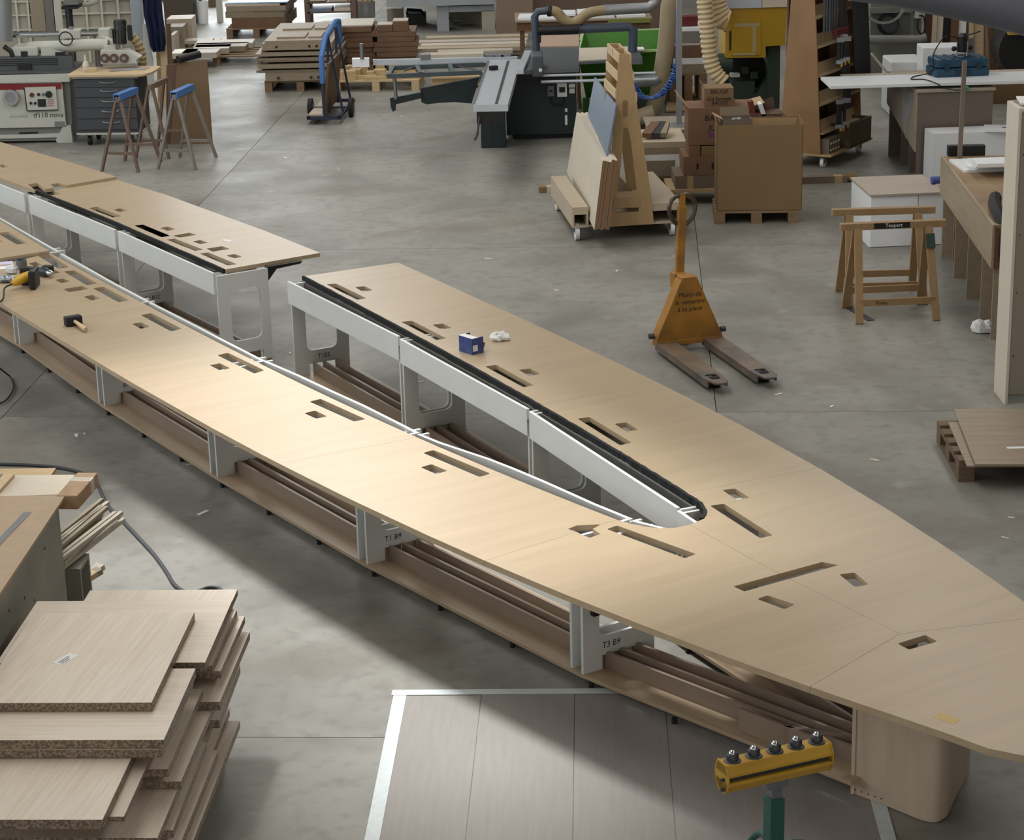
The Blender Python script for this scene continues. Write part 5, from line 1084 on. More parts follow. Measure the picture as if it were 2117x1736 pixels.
A = GY(1396, 130, 23.9); B = GY(1325, 186, 23.9)
path = catmull([GY(1398, 20, 23.9), GY(1398, 130, 23.9), GY(1390, 165, 23.9), GY(1370, 192, 23.9), GY(1345, 203, 23.9), GY(1322, 195, 23.9), GY(1308, 172, 23.9)], 24)
for i, q in enumerate(path):
    if i < 26: co.append(q)
    else: t = i * 1.35; co.append(q + Vector((.045 * math.cos(t), .045 * math.sin(t), 0)))
solo(MB().tube(co, .012, 6), 'coil_air_hose', mat('hoseblue', (48, 84, 148), .4), 'coiled blue air hose hanging beside the green skip', 'hose', smooth=True)
# ------------------------------------------------------------------ yellow machine
yY = 24.6; ym = T('yellow_machine', 'yellow and dark green woodworking machine with taped panel', 'machine', (GY(1550, 262, yY).x, yY, 0))
mat('machyellow', (176, 138, 30), .5, var=.04, scale=3); mat('machgreen', (44, 60, 48), .55, var=.1, scale=4); mat('dirtytape', (176, 160, 120), .7)
hd = fpoly([(1500, 16), (1627, 14), (1623, 93), (1583, 96), (1583, 119), (1499, 120)], yY, .8).build('hood', 'machyellow', ym, world=True)
fpoly([(1514, 37), (1573, 36), (1573, 113), (1512, 114)], yY - .012, .012).build('hood_door', 'machyellow', hd, world=True)
fbox(1508, 64, 1511, 104, yY - .016, .012).build('hinge', 'black', hd, world=True)
for px in ((1520, 48, 1571, 55), (1556, 55, 1563, 108), (1516, 110, 1562, 114)): fbox(*px, yY - .014, .002).build('tape_strip', 'dirtytape', hd, world=True)
fbox(1498, -40, 1575, 17, yY - .02, .8).build('top_cover', mat('covergrey', (188, 194, 206), .5).name, ym, world=True); fbox(1576, -40, 1632, 15, yY - .02, .8).build('top_cover', 'paleboard', ym, world=True)
fbox(1586, 96, 1612, 262, yY + .1, .6, 0).build('column', 'machgreen', ym, world=True)
fpoly([(1545, 218), (1585, 165), (1585, 262), (1530, 262)], yY + .15, .5).build('base_casting', 'machgreen', ym, world=True)
fbox(1500, 120, 1583, 262, yY + .5, .3, 0).build('back_casting', mat('deepgreen', (30, 36, 32), .7).name, ym, world=True)  # darker green than the other castings
a = GY(1470, 133, yY); MB().cyl((a.x, yY + .1, a.z), (a.x + .25, yY + .1, a.z), .11, 16).build('motor', 'machgreen', ym, world=True, smooth=True)
for x, y, w_, h_ in ((1542, 146, 14, 16), (1560, 156, 16, 16), (1545, 176, 18, 14), (1562, 190, 20, 16), (1545, 200, 14, 14)): fbox(x - w_ / 2, y - h_ / 2, x + w_ / 2, y + h_ / 2, yY + .25, .2).build('gear_housing', 'machgreen', ym, world=True, bevel=.015)
fbox(1510, 152, 1530, 160, yY + .2, .1).build('guard', 'paperwhite', ym, world=True, bevel=.01); fbox(1512, 168, 1560, 260, yY + .2, .3, 0).build('pedestal', 'machgreen', ym, world=True)
def ribbed(pts, r, n=220):
    c = catmull(pts, 40); L_ = [0]
    for i in range(1, len(c)): L_.append(L_[-1] + (c[i] - c[i - 1]).length)
    return MB().tube(c, r, 14, rs=[r * (1 + .09 * math.sin(s_ * 2 * math.pi / .055)) for s_ in L_])
mat('hosecream', (206, 186, 146), .5)
hY = 24.1
solo(ribbed([GY(1450, -60, hY), GY(1456, 0, hY), GY(1462, 60, hY), GY(1468, 115, hY), GY(1478, 148, hY), GY(1495, 168, hY)], .085), 'ribbed_hose', 'hosecream', 'long cream ribbed hose hanging left of the yellow machine', 'hose', smooth=True)
solo(ribbed([GY(1476, -60, hY + .25), GY(1477, -10, hY + .25), GY(1483, 20, hY + .25), GY(1495, 40, hY + .25), GY(1503, 43, hY + .25)], .12), 'ribbed_hose', 'hosecream', 'short thick ribbed hose entering the side of the yellow machine', 'hose', smooth=True)
# ------------------------------------------------------------------ spindle moulder
mY = 25.2; mm = T('spindle_moulder', 'white spindle moulder with a red stripe and control panel', 'machine', (GY(60, 300, mY).x, mY, 0))
mat('machwhite', (186, 186, 176), .5, var=.03, scale=4); mat('machgrey', (120, 120, 114), .55, var=.05, scale=4); mat('machred', (132, 24, 30), .5); mat('fencegrey', (88, 90, 92), .45, .4, var=.08, scale=8)
fpoly([(-60, 172), (128, 170), (137, 262), (-60, 266)], mY, .7).build('body', 'machwhite', mm, world=True)
fpoly([(-60, 266), (137, 262), (140, 290), (-60, 293)], mY + .04, .6).build('lower_body', 'machgrey', mm, world=True)
fbox(-60, 278, 134, 286, mY + .02, .03).build('toe_rail', 'machwhite', mm, world=True); fbox(40, 273, 78, 279, mY + .03, .02).build('toe_slot', 'black', mm, world=True)
fpoly([(115, 290), (130, 262), (146, 258), (152, 309), (128, 309)], mY, .1).build('foot', 'machwhite', mm, world=True)
fpoly([(130, 168), (144, 168), (152, 305), (148, 305), (137, 262)], mY + .05, .6).build('side_skirt', 'machgrey', mm, world=True)
fpoly([(-60, 154), (143, 151), (144, 169), (-60, 173)], mY - .04, .85).build('table', 'machwhite', mm, world=True)
a, b, c, d = span(-60, 154, 146, 170, mY - .04); MB().box(a, b, mY - .04, mY + .85, d, d + .012).build('table_plate', 'fencegrey', mm, world=True); tz = d + .012
fpoly([(-60, 175), (127, 172), (127, 184), (-60, 187)], mY - .004, .004).build('red_stripe', 'machred', mm, world=True)
cp_ = fpoly([(50, 181), (115, 179), (119, 226), (56, 228)], mY - .03, .03).build('control_panel', 'machwhite', mm, world=True)
fpoly([(49, 182), (51, 181), (57, 228), (119, 226), (119, 228), (55, 230)], mY - .031, .02).build('panel_edge_strip', 'black', cp_, world=True)  # black strip along the left and bottom edges of the control panel
for x, y, r_, m_ in ((66, 196, .026, 'clampred'), (80, 195, .018, 'black'), (90, 195, .018, 'tin'), (101, 195, .04, 'black'), (64, 213, .016, 'black'), (73, 213, .016, 'black')):
    p = GY(x, y, mY - .03); MB().cyl((p.x, mY - .045, p.z), (p.x, mY - .03, p.z), r_, 12).build('button', m_, cp_, world=True)
fbox(78, 205, 95, 221, mY - .034, .004).build('display', 'black', cp_, world=True)
for y in (207, 211, 215, 219): fbox(98, y - 1, 111, y, mY - .032, .002).build('legend_line', 'machred', cp_, world=True)
p = GY(24, 200, mY); hw = MB().ring((p.x, mY - .06, p.z), (0, 1, 0), .095, .06, .05, 24).build('hand_wheel', 'chrome', mm, world=True, smooth=True); MB().cyl((p.x, mY - .05, p.z), (p.x, mY, p.z), .06, 16).build('wheel_hub', 'steel', hw, world=True)
p = GY(100, 238, mY); text('tf110 nova', (p.x, mY - .001, p.z), (1, 0, 0), (0, 0, 1), .083, 'lettering', 'marker', mm)
p = GY(38, 240, mY); text('LLLLLLLLLL', (p.x, mY - .001, p.z), (1, 0, 0), (0, 0, 1), .045, 'lettering', 'machgrey', mm, shear=.5)
fbox(113, 251, 134, 262, mY - .002, .002).build('badge', 'machgrey', mm, world=True)
fc = fbox(-60, 118, 150, 145, mY + .25, .12, tz).build('fence', 'fencegrey', mm, world=True)
for y in (122, 126, 130, 134): fbox(-40, y, 120, y + 1.6, mY + .244, .006).build('fence_groove', 'black', fc, world=True)
fbox(36, 133, 64, 146, mY + .22, .03, tz).build('spindle_opening', 'black', mm, world=True)
fbox(24, 97, 78, 117, mY + .3, .35).build('hood', 'machwhite', mm, world=True, bevel=.02); fbox(84, 93, 132, 118, mY + .3, .35).build('hood', 'machwhite', mm, world=True, bevel=.02)
fbox(43, 106, 57, 116, mY + .295, .01).build('hood_slot', 'black', mm, world=True); fbox(114, 108, 134, 115, mY + .295, .01).build('hood_slot', 'black', mm, world=True)
MB().tube([GY(8, 96, mY + .3), GY(22, 106, mY + .3), GY(26, 116, mY + .3)], .03, 8).build('clamp_lever', 'black', mm, world=True, smooth=True)
p = GY(136, 80, mY + .2); MB().ring((p.x, mY + .2, p.z), (0, 1, 0), .085, .072, .02, 24).build('feed_wheel', 'black', mm, world=True, smooth=True)
MB().tube([GY(27, 72, mY + .5), GY(125, 70, mY + .5), GY(206, 68, mY + .5)], .035, 12).build('chrome_bar', 'chrome', mm, world=True, smooth=True)
fbox(122, 62, 166, 80, mY + .45, .15).build('bar_bracket', 'machwhite', mm, world=True, bevel=.01); fbox(203, 60, 226, 80, mY + .45, .15).build('bar_bracket', 'machwhite', mm, world=True, bevel=.01)
MB().tube([GY(60, 96, mY + .45), GY(150, 95, mY + .3), GY(190, 92, mY + .3), GY(224, 92, mY + .3)], .07, 14, rs=[.06, .07, .07, .065]).build('dust_tube', 'machwhite', mm, world=True, smooth=True)
MB().bar(GY(147, 55, mY + .5), GY(148, 118, mY + .5), .05, .05, up=(0, 1, 0)).build('support_column', 'steel', mm, world=True)
# power feeder
pf_ = T('power_feeder', 'white power feeder with three rubber wheels and a black motor', 'feeder', (GY(245, 130, mY + .1).x, mY + .1, 0)); fY = mY + .1
fpoly([(207, 104), (262, 104), (290, 118), (282, 124), (284, 132), (208, 133)], fY, .18).build('feeder_body', 'machwhite', pf_, world=True, bevel=.008)
for x in (217, 236, 257):
    p = GY(x, 120, fY); wq = MB().cyl((p.x, fY - .03, p.z), (p.x, fY, p.z), .052, 18).build('feed_roller', mat('rubberbrown', (92, 66, 58), .7).name, pf_, world=True, smooth=True); MB().cyl((p.x, fY - .036, p.z), (p.x, fY - .03, p.z), .024, 12).build('roller_hub', 'steel', wq, world=True)
p = GY(248, 90, fY + .1); q = GY(248, 48, fY + .1); MB().cyl(p, q, .075, 20).build('motor', 'darksteel', pf_, world=True, smooth=True)
for k in range(12):
    an = k * math.pi / 6; MB().box(-.004, .004, -.082, -.07, 0, (q - p).length * .7).xf(Matrix.Translation(p) @ Matrix.Rotation(an, 4, 'Z')).build('cooling_fin', 'black', pf_, world=True)
MB().cyl(q, q + Vector((0, 0, .04)), .08, 20, r2=.07).build('motor_cap', 'black', pf_, world=True, smooth=True); fbox(263, 52, 272, 84, fY + .08, .08).build('terminal_box', 'black', pf_, world=True, bevel=.01)
MB().bar(GY(215, 100, fY + .1), GY(240, 98, fY + .1), .08, .06).build('arm', 'machwhite', pf_, world=True)
pst = GY(205, 130, fY + .45); MB().cyl((pst.x, fY + .45, 0), (pst.x, fY + .45, GY(205, 66, fY + .45).z), .045, 14).build('column', 'machgrey', pf_, world=True, smooth=True); MB().bar((pst.x, fY + .45, GY(205, 72, fY + .45).z), GY(245, 95, fY + .1), .06, .06).build('swing_arm', 'machwhite', pf_, world=True)
solo(ribbed([GY(272, 75, fY + .4), GY(285, 90, fY + .4), GY(292, 112, fY + .4), GY(294, 140, fY + .4), GY(290, 200, fY + .4)], .055), 'ribbed_hose', 'hosebeige', 'beige ribbed hose behind the power feeder', 'hose', smooth=True)
solo(MB().cyl(GY(6, -40, mY + .3), GY(9, 84, mY + .3), .1, 18), 'duct_pipe', 'zinc', 'grey metal duct pipe at the top left corner', 'pipe', smooth=True)
# ------------------------------------------------------------------ drawer cabinet
o0 = G(163, 302); dc = T('drawer_cabinet', 'dark grey drawer cabinet on castors with a wooden top', 'cabinet', (o0.x, o0.y, 0), math.radians(-5)); wD = .74
mat('drawergrey', (64, 66, 70), .5, var=.03); mat('cabside', (50, 52, 55), .55)
MB().box(0, wD, .012, .55, .15, .80).build('carcass', 'cabside', dc); MB().box(-.01, wD + .02, -.01, .56, .135, .155).build('base_frame', 'machwhite', dc); MB().box(-.01, wD + .03, -.01, .56, .795, .82).build('top_frame', 'machwhite', dc)
hs = [.10, .12, .12, .13, .13]; z = .79
for h_ in hs:
    dq = MB().box(.01, wD - .01, 0, .012, z - h_ + .004, z - .004).build('drawer', 'drawergrey', dc, bevel=.002)
    MB().tube([(wD * .42 + .02 * 0, -.002, z - .035), (wD * .47, -.014, z - .044), (wD * .56, -.018, z - .048), (wD * .65, -.014, z - .044), (wD * .70, -.002, z - .035)], .006, 6).build('handle', 'steel', dq, smooth=True); z -= h_
for x in (.12, wD - .12):
    for y in (.08, .46): caster(dc, x, y, .055, 'rubber', .135)
MB().plan(roundp([(-.06, -.06), (.86, -.06), (.92, .1), (.92, .58), (-.06, .58)], .05), .82, .848).build('worktop', 'woodlight', dc, bevel=.003)
def ontop(name, lab, cat, px, py, z, mb_, m, rz=0): a = G(px, py, z); o = mb_.build(name, m); place(o, (a.x, a.y, z), rz); return tag(o, lab, cat)
for i, (x, y, r_, m_) in enumerate(((268, 143, .2, 'paperwhite'), (282, 142, -.15, mat('newsprint', (150, 146, 148), .8, var=.3, scale=30).name), (250, 144, .05, 'newsprint'))):
    ontop('newspaper', ('white newspaper in the middle of the drawer cabinet top', 'grey printed newspaper nearest the right end of the drawer cabinet top', 'grey printed newspaper nearest the left on the drawer cabinet top')[i], 'newspaper', x, y, .849 + .002 * i, MB().box(-.13, .13, -.09, .09, 0, .0018), m_, r_)
ontop('glue_bottle', 'small cream bottle with a dark cap on the drawer cabinet', 'bottle', 178, 146, .849, MB().lathe([(0, 0), (.04, 0), (.042, .06), (.03, .1), (.018, .11), (.016, .14), (.006, .19), (0, .19)], n=16), 'paleboard')
ontop('wood_block', 'pale wood block beside the cream bottle on the drawer cabinet', 'block', 190, 148, .849, MB().box(-.07, .05, -.05, .05, 0, .04), 'woodlight', .2)
# ------------------------------------------------------------------ blue topped trestles
mat('padblue', (72, 116, 176), .55, var=.05, scale=8); mat('legwood', (112, 92, 78), .65, var=.12, scale=8)
def trestle2(lab, a, b, zt, spread, m, pad):
    A = G(*a, zt); B = G(*b, zt); d = B - A; L_ = max(d.length, .42); c_ = (A + B) / 2
    t = T('trestle', lab, 'trestle', (c_.x, c_.y, 0), math.atan2(d.y, d.x))
    MB().box(-L_ / 2 + .01, L_ / 2 - .01, -.025, .025, zt - .09, zt - .03).build('top_beam', m, t)
    if pad:
        MB().prism([(-.04, -.07), (-.04, 0), (.04, 0), (.04, -.07), (.03, -.07), (.03, -.012), (-.03, -.012), (-.03, -.07)], [], (-L_ / 2, 0, zt), (0, 1, 0), (0, 0, 1), (L_, 0, 0)).build('blue_pad', 'padblue', t)
    for s in (-1, 1):
        for q in (-1, 1): MB().bar((s * (L_ / 2 - .05), q * .02, zt - .05), (s * (L_ / 2 + .06), q * spread, 0), .045, .025, up=(0, 1, 0)).build('leg', m, t)
        MB().bar((s * (L_ / 2 + .02), -spread * .75, .2), (s * (L_ / 2 + .02), spread * .75, .2), .03, .03).build('cross_rail', m, t)
    return t
trestle2('brown trestle with a blue padded top in front of the drawer cabinet', (240, 195), (279, 180), .85, .22, 'legwood', True)
trestle2('grey trestle with a blue padded top in front of the cardboard sheet', (358, 190), (395, 173), .85, .22, mat('leggrey', (128, 120, 110), .6, var=.1, scale=8).name, True)
trestle2('old brown trestle without a pad beside the drawer cabinet', (307, 170), (345, 153), .86, .2, 'legwood', False)
# cardboard sheet with black roll
cY = 24.9; cs_ = T('cardboard_sheet', 'large brown cardboard standing folded behind the trestles', 'cardboard', (GY(395, 300, cY).x, cY, 0))
fpoly([(366, 131), (428, 123), (440, 303), (352, 306)], cY, .02).build('front_fold', mat('cardsheet', (116, 94, 68), .8, var=.04, scale=3).name, cs_, world=True)
A = GY(366, 131, cY); hexa([(344, 134), (344, 300), (352, 306), (366, 131)], cY + .3, [(347, 134), (347, 300), (354, 306), (368, 131)], cY + .02).build('side_fold', 'cardbrown', cs_, world=True)
solo(MB().cyl(GY(368, 123, cY - .05), GY(412, 112, cY + .15), .045, 16), 'black_tube', 'black', 'black tube lying on top of the standing cardboard', 'tube', smooth=True)
# ------------------------------------------------------------------ white gridded container wall, column, coat
wY = 29.6; gw = T('gridded_container', 'white gridded container wall behind the spindle moulder', 'container', (GY(140, 120, wY).x, wY, 0))
mat('cagewhite', (172, 168, 152), .7, var=.06, scale=3); mat('cagerib', (206, 202, 188), .6); mat('cagedark', (118, 116, 108), .7, var=.1)
fbox(-40, -40, 278, 200, wY, .1, 0).build('wall_panel', 'cagewhite', gw, world=True)
for x in (36, 60, 128, 180, 212, 246, 274): fbox(x - 2, -40, x + 2, 130, wY - .05, .05).build('rib', 'cagerib', gw, world=True)
for y in (2, 30, 60): fbox(-40, y - 1.5, 275, y + 1.5, wY - .04, .04).build('cross_rib', 'cagerib', gw, world=True)
fbox(63, -20, 92, 66, wY - .06, .05).build('brown_panel', mat('tanpanel', (156, 142, 122), .7).name, gw, world=True); fbox(93, -20, 110, 66, wY - .08, .06).build('dark_post', 'cagedark', gw, world=True); fbox(112, -20, 127, 66, wY - .08, .06).build('pale_post', 'cagerib', gw, world=True)
dp = T('drill_press', 'grey drill press standing in front of the white gridded wall', 'drill press', (GY(145, 60, 28.6).x, 28.6, 0)); p = GY(142, 60, 28.6)
MB().cyl((p.x, 28.7, 0), (p.x, 28.7, 2.4), .05, 12).build('column', 'darksteel', dp, world=True, smooth=True); fbox(130, -30, 160, 12, 28.45, .4).build('head', 'machgrey', dp, world=True, bevel=.02); MB().cyl(GY(146, 12, 28.5), GY(146, 22, 28.5), .05, 12, r2=.02).build('chuck', 'black', dp, world=True, smooth=True); MB().box(p.x - .2, p.x + .2, 28.4, 28.9, 0, .06).build('foot_plate', 'machgrey', dp, world=True); fbox(126, 14, 160, 19, 28.4, .4).build('table', 'black', dp, world=True)
solo(MB().tube(catmull([GY(170, 10, 28.8), GY(185, 8, 28.8), GY(200, 2, 28.8), GY(206, -20, 28.8)], 5), .03, 8), 'white_pipe', 'machwhite', 'thin white pipe on the gridded wall above the chrome bar', 'pipe', smooth=True)
cY2 = 28.2
solo(fbox(274, -60, 292, 180, cY2, .25, 0), 'steel_column', mat('colblue', (150, 158, 166), .55).name, 'pale blue grey steel column left of the blue coat', 'column')
solo(fpoly([(294, 50), (306, 50), (316, 130), (318, 200), (300, 200)], cY2 - .3, .04), 'leaning_plank', 'machwhite', 'pale grey plank leaning against the steel column', 'plank')
for i, (x0, x1, yt, m_, lab) in enumerate(((330, 342, 55, 'woodlight', 'light timber plank leaning beside the blue coat'), (343, 352, 50, 'legwood', 'brown timber plank leaning beside the blue coat'), (322, 330, 100, 'ply', 'short plywood strip leaning below the blue coat'))):
    solo(fpoly([(x0, yt), (x1, yt - 1), (x1 + 4, 130), (x1 + 5, 214), (x0 + 5, 214), (x0 + 2, 130)], cY2 - .25 + .06 * i, .04), 'leaning_plank', m_, lab, 'plank')
rr = random.Random(3); coat = MB(); nu, nv = 15, 12; vs = []
Lp = [(294, -20), (296, 30), (303, 60), (309, 95), (316, 108)]; Rp = [(330, -20), (335, 30), (339, 60), (342, 88), (340, 106)]
def lerpl(P, t): t *= len(P) - 1; i = min(int(t), len(P) - 2); f = t - i; return (P[i][0] * (1 - f) + P[i + 1][0] * f, P[i][1] * (1 - f) + P[i + 1][1] * f)
for s in (0, 1):
    for j in range(nv + 1):
        l = lerpl(Lp, j / nv); r = lerpl(Rp, j / nv)
        for i in range(nu + 1):
            t = i / nu; p = GY(l[0] * (1 - t) + r[0] * t, l[1] * (1 - t) + r[1] * t, cY2 - .42); p.y += .03 * math.sin(i * 1.3 + j * .25) + s * .05 * (1 + math.sin(t * math.pi)); vs.append(p)
W_ = nu + 1; off = W_ * (nv + 1); fs = []
for j in range(nv):
    for i in range(nu):
        a = j * W_ + i; fs += [(a, a + 1, a + W_ + 1, a + W_), (off + a + W_, off + a + W_ + 1, off + a + 1, off + a)]
for i in range(nu): fs += [(i + 1, i, off + i, off + i + 1), (nv * W_ + i, nv * W_ + i + 1, off + nv * W_ + i + 1, off + nv * W_ + i)]
for j in range(nv): fs += [(j * W_, (j + 1) * W_, off + (j + 1) * W_, off + j * W_), ((j + 1) * W_ + nu, j * W_ + nu, off + j * W_ + nu, off + (j + 1) * W_ + nu)]
coat.add(vs, fs); solo(coat, 'work_coat', mat('coatblue', (16, 24, 62), .8, var=.15, scale=8).name, 'dark blue work coat hanging on the steel column', 'coat', smooth=True)
# ------------------------------------------------------------------ MDF panel stack on pallet
def frame_px(a, b, z): return G(*a, z), yaw(a, b, z)
al = yaw((655, 87), (684, 47), .9) - math.pi / 2; p0 = G(548, 191); 
ms = T('pallet', 'wooden pallet under the tall MDF panel stack', 'pallet', p0 + R2(al) @ Vector((.48, .9, 0)), al); pallet_parts(ms, .96, 1.8, .15)
zz = .151; rr = random.Random(12)
lay = [(.02, .94, .11, 'thick'), (-.10, .98, .035, ''), (-.06, .98, .02, ''), (-.08, .96, .03, ''), (0, .94, .02, ''), (-.12, .98, .035, ''), (-.10, .96, .03, ''), (-.02, .92, .02, ''), (.0, .94, .09, 'thick'), (.04, .86, .035, '')]
for i, (x0, x1, th, k) in enumerate(lay):
    o = MB().box(x0, x1, -.02 + rr.uniform(-.04, .04), 1.75 + rr.uniform(-.06, .1), 0, th).build('mdf_panel', 'mdfgrey'); place(o, (p0.x, p0.y, zz), al); zz += th + (.028 if i in (1, 3, 5, 7) else .001)
    lab = '%s MDF panel from the bottom of the tall stack on the pallet' % ORD[i]
    if i == len(lay) - 1: lab = 'topmost large MDF panel of the tall stack, carrying four small pieces'
    if i == 0: lab = 'thick MDF panel with a square hole at the bottom of the tall stack'
    if i == 8: lab = 'thick MDF panel with drilled holes near the top of the tall stack'
    tag(o, lab, 'panel', 'MDF panels in the tall stack')
    if i in (0, 8):
        for x in (.18, .62, .72): MB().box(x, x + .03, -.06, -.04, .03, .06).build('drilled_hole', 'black', o)
    if i in (1, 3, 5, 7):
        for x in (-.02, .8): q = MB().box(x, x + .08, .05, 1.7, 0, .027).build('spacer_strip', 'pallet'); place(q, (p0.x, p0.y, zz - .0275), al); tag(q, 'thin spacer strip between MDF panels of the tall stack', 'spacer', 'spacers in the tall MDF stack')
for i, (x, y, w_, d_, lab) in enumerate(((.18, .15, .38, .5, 'front left'), (.6, .15, .18, .5, 'front right'), (.16, 1.0, .4, .45, 'back left'), (.6, 1.0, .17, .45, 'back right'))):
    o = MB().box(x, x + w_, y, y + d_, 0, .02).build('small_mdf_piece', 'mdfgrey'); place(o, (p0.x, p0.y, zz), al); tag(o, '%s small MDF piece on top of the tall MDF stack' % lab, 'panel')
# ------------------------------------------------------------------ blue panel cart
b0 = G(635, 258); b1 = G(697, 259); ca = math.atan2((b1 - b0).y, (b1 - b0).x) * .3; pc_ = T('panel_cart', 'narrow blue panel cart with two black wheels', 'cart', (b0.x, b0.y, 0), ca); cw = .42; cl_ = 1.35
mat('cartblue', (38, 44, 66), .5)
for x in (.02, cw - .02): MB().box(x - .02, x + .02, 0, cl_, .06, .10).build('base_rail', 'cartblue', pc_)
for y in (.02, cl_ - .02): MB().box(0, cw, y - .02, y + .02, .06, .10).build('cross_rail', 'cartblue', pc_)
MB().box(.01, .2, .04, cl_ - .04, .10, .12).build('deck', 'palewood', pc_)
for y in (.35, cl_ - .25): MB().bar((cw * .55, y, .09), (cw * .60, y, 1.05), .03, .03, up=(0, 1, 0)).build('upright', 'cartblue', pc_); MB().bar((cw - .02, y, .09), (cw * .62, y, 1.02), .025, .025, up=(0, 1, 0)).build('brace', 'cartblue', pc_)
MB().tube([(cw * .5, .06, .5), (cw * .5, .06, .82), (cw * .55, .3, 1.02), (cw * .6, cl_ - .3, 1.12), (cw * .62, cl_ - .05, 1.1), (cw * .62, cl_ - .02, .8)], .035, 10).build('padded_hoop', 'padblue', pc_, smooth=True)
MB().bar((cw * .5, .06, .09), (cw * .5, .06, .5), .035, .035, up=(0, 1, 0)).build('upright', 'cartblue', pc_)
for x in (-.06, cw + .03): wq = MB().cyl((x, .55, .12), (x + .05, .55, .12), .12, 20).build('wheel', 'rubber', pc_, smooth=True); MB().cyl((x - .004, .55, .12), (x + .054, .55, .12), .045, 12).build('wheel_hub', 'darksteel', wq)
MB().cyl((-.05, .55, .12), (cw + .05, .55, .12), .014, 8).build('axle', 'darksteel', pc_)
o = MB().box(0, .03, 0, 1.1, 0, .62).build('dark_board', 'wooddark'); place(o, (b0.x + .2, b0.y + .05, .121), ca); o.rotation_euler = (0, .12, ca); tag(o, 'dark brown panel standing on the blue panel cart', 'panel')
# ------------------------------------------------------------------ brown board stacks with boxes
def layers(Y, px0, px1, ytop, ybot, n, dep, m, lab, grp, name='stacked_board', z0=.02, jit=6, seed=1):
    r = random.Random(seed); a, b, c, d = span(px0, ytop, px1, ybot, Y); h = (d - z0) / n
    for i in range(n):
        w_ = (b - a); j1, j2 = r.uniform(-jit, jit) * .0065, r.uniform(-jit, jit) * .0065
        o = MB().box(j1, w_ + j2, 0, dep, 0, h * .93).build(name, m); place(o, (a, Y + r.uniform(-.03, .03), z0 + i * h)); tag(o, lab % ORD[i], 'board', grp)
    return a, b, d
mat('boardbrown', (112, 84, 62), .65, var=.1, scale=5); mat('boardtop', (188, 178, 164), .6)
bY = 30.2
s_p = T('pallet', 'pallet under the left stack of brown boards', 'pallet', (GY(735, 140, bY).x, bY + .4, 0)); pallet_parts(s_p, .56, .8, .14)
a, b, d = layers(bY, 694, 772, 55, 140, 7, .75, 'boardbrown', '%s brown board from the bottom of the left stack behind the blue cart', 'brown boards behind the blue cart', z0=.141, seed=2)
o = MB().box(0, b - a, 0, .75, 0, .02).build('top_sheet', 'boardtop'); place(o, (a, bY, d)); tag(o, 'pale sheet on the left stack of brown boards', 'sheet')
s_p = T('pallet', 'pallet under the right stack of brown boards', 'pallet', (GY(815, 140, bY).x, bY + .4, 0)); pallet_parts(s_p, .58, .8, .14)
a, b, d = layers(bY, 777, 858, 66, 140, 6, .7, 'boardbrown', '%s brown board from the bottom of the right stack behind the blue cart', 'brown boards behind the blue cart', z0=.141, seed=3)
for x0, x1, yt, lab in ((779, 811, 53, 'left brown block with a pale top on the right stack of brown boards'), (812, 843, 45, 'taller right brown block with a pale top on the right stack of brown boards')):
    a2, b2, c2_, d2 = span(x0, yt, x1, 66, bY); t = T('brown_block', lab, 'block', (a2, bY + .05, d)); MB().box(0, b2 - a2, 0, .3, 0, d2 - d).build('block_body', 'boardbrown', t); MB().box(0, b2 - a2, 0, .3, d2 - d, d2 - d + .01).build('pale_top', 'boardtop', t)
# block pallet
k0 = G(693, 191); k1 = G(868, 190); kp = T('pallet', 'pallet covered with small wood blocks', 'pallet', ((k0.x + k1.x) / 2, k0.y + .42, 0), -.06); pallet_parts(kp, 1.16, .8, .145, m='woodlight')
rr = random.Random(5)
spots = [(-.50, -.25, .10), (-.36, -.3, .12), (-.5, -.05, .10), (-.3, -.08, .11), (-.15, -.28, .05), (-.1, -.1, .08), (.02, -.02, .09), (-.42, .15, .12), (-.22, .14, .14), (0, .18, .12), (.2, .2, .12), (.16, -.02, .06), (.3, -.2, .04), (.42, -.28, .04), (.2, -.32, .03), (.45, .1, .1), (.36, .22, .1), (-.02, -.34, .04)]
for i, (x, y, h_) in enumerate(spots):
    w_, d_ = rr.uniform(.10, .17), rr.uniform(.10, .16)
    if h_ < .06: w_ = rr.uniform(.25, .35); d_ = .06
    p = kp.location + R2(-.06) @ Vector((x, y, 0)); o = MB().box(-w_ / 2, w_ / 2, -d_ / 2, d_ / 2, 0, h_).build('wood_block', mat('blockwood', (190, 166, 122), .65, var=.08, scale=9).name, bevel=.003); place(o, (p.x, p.y, .146), rr.uniform(-.15, .15)); tag(o, 'pale wood block lying on the pallet behind the blue cart', 'block', 'wood blocks on the pallet')
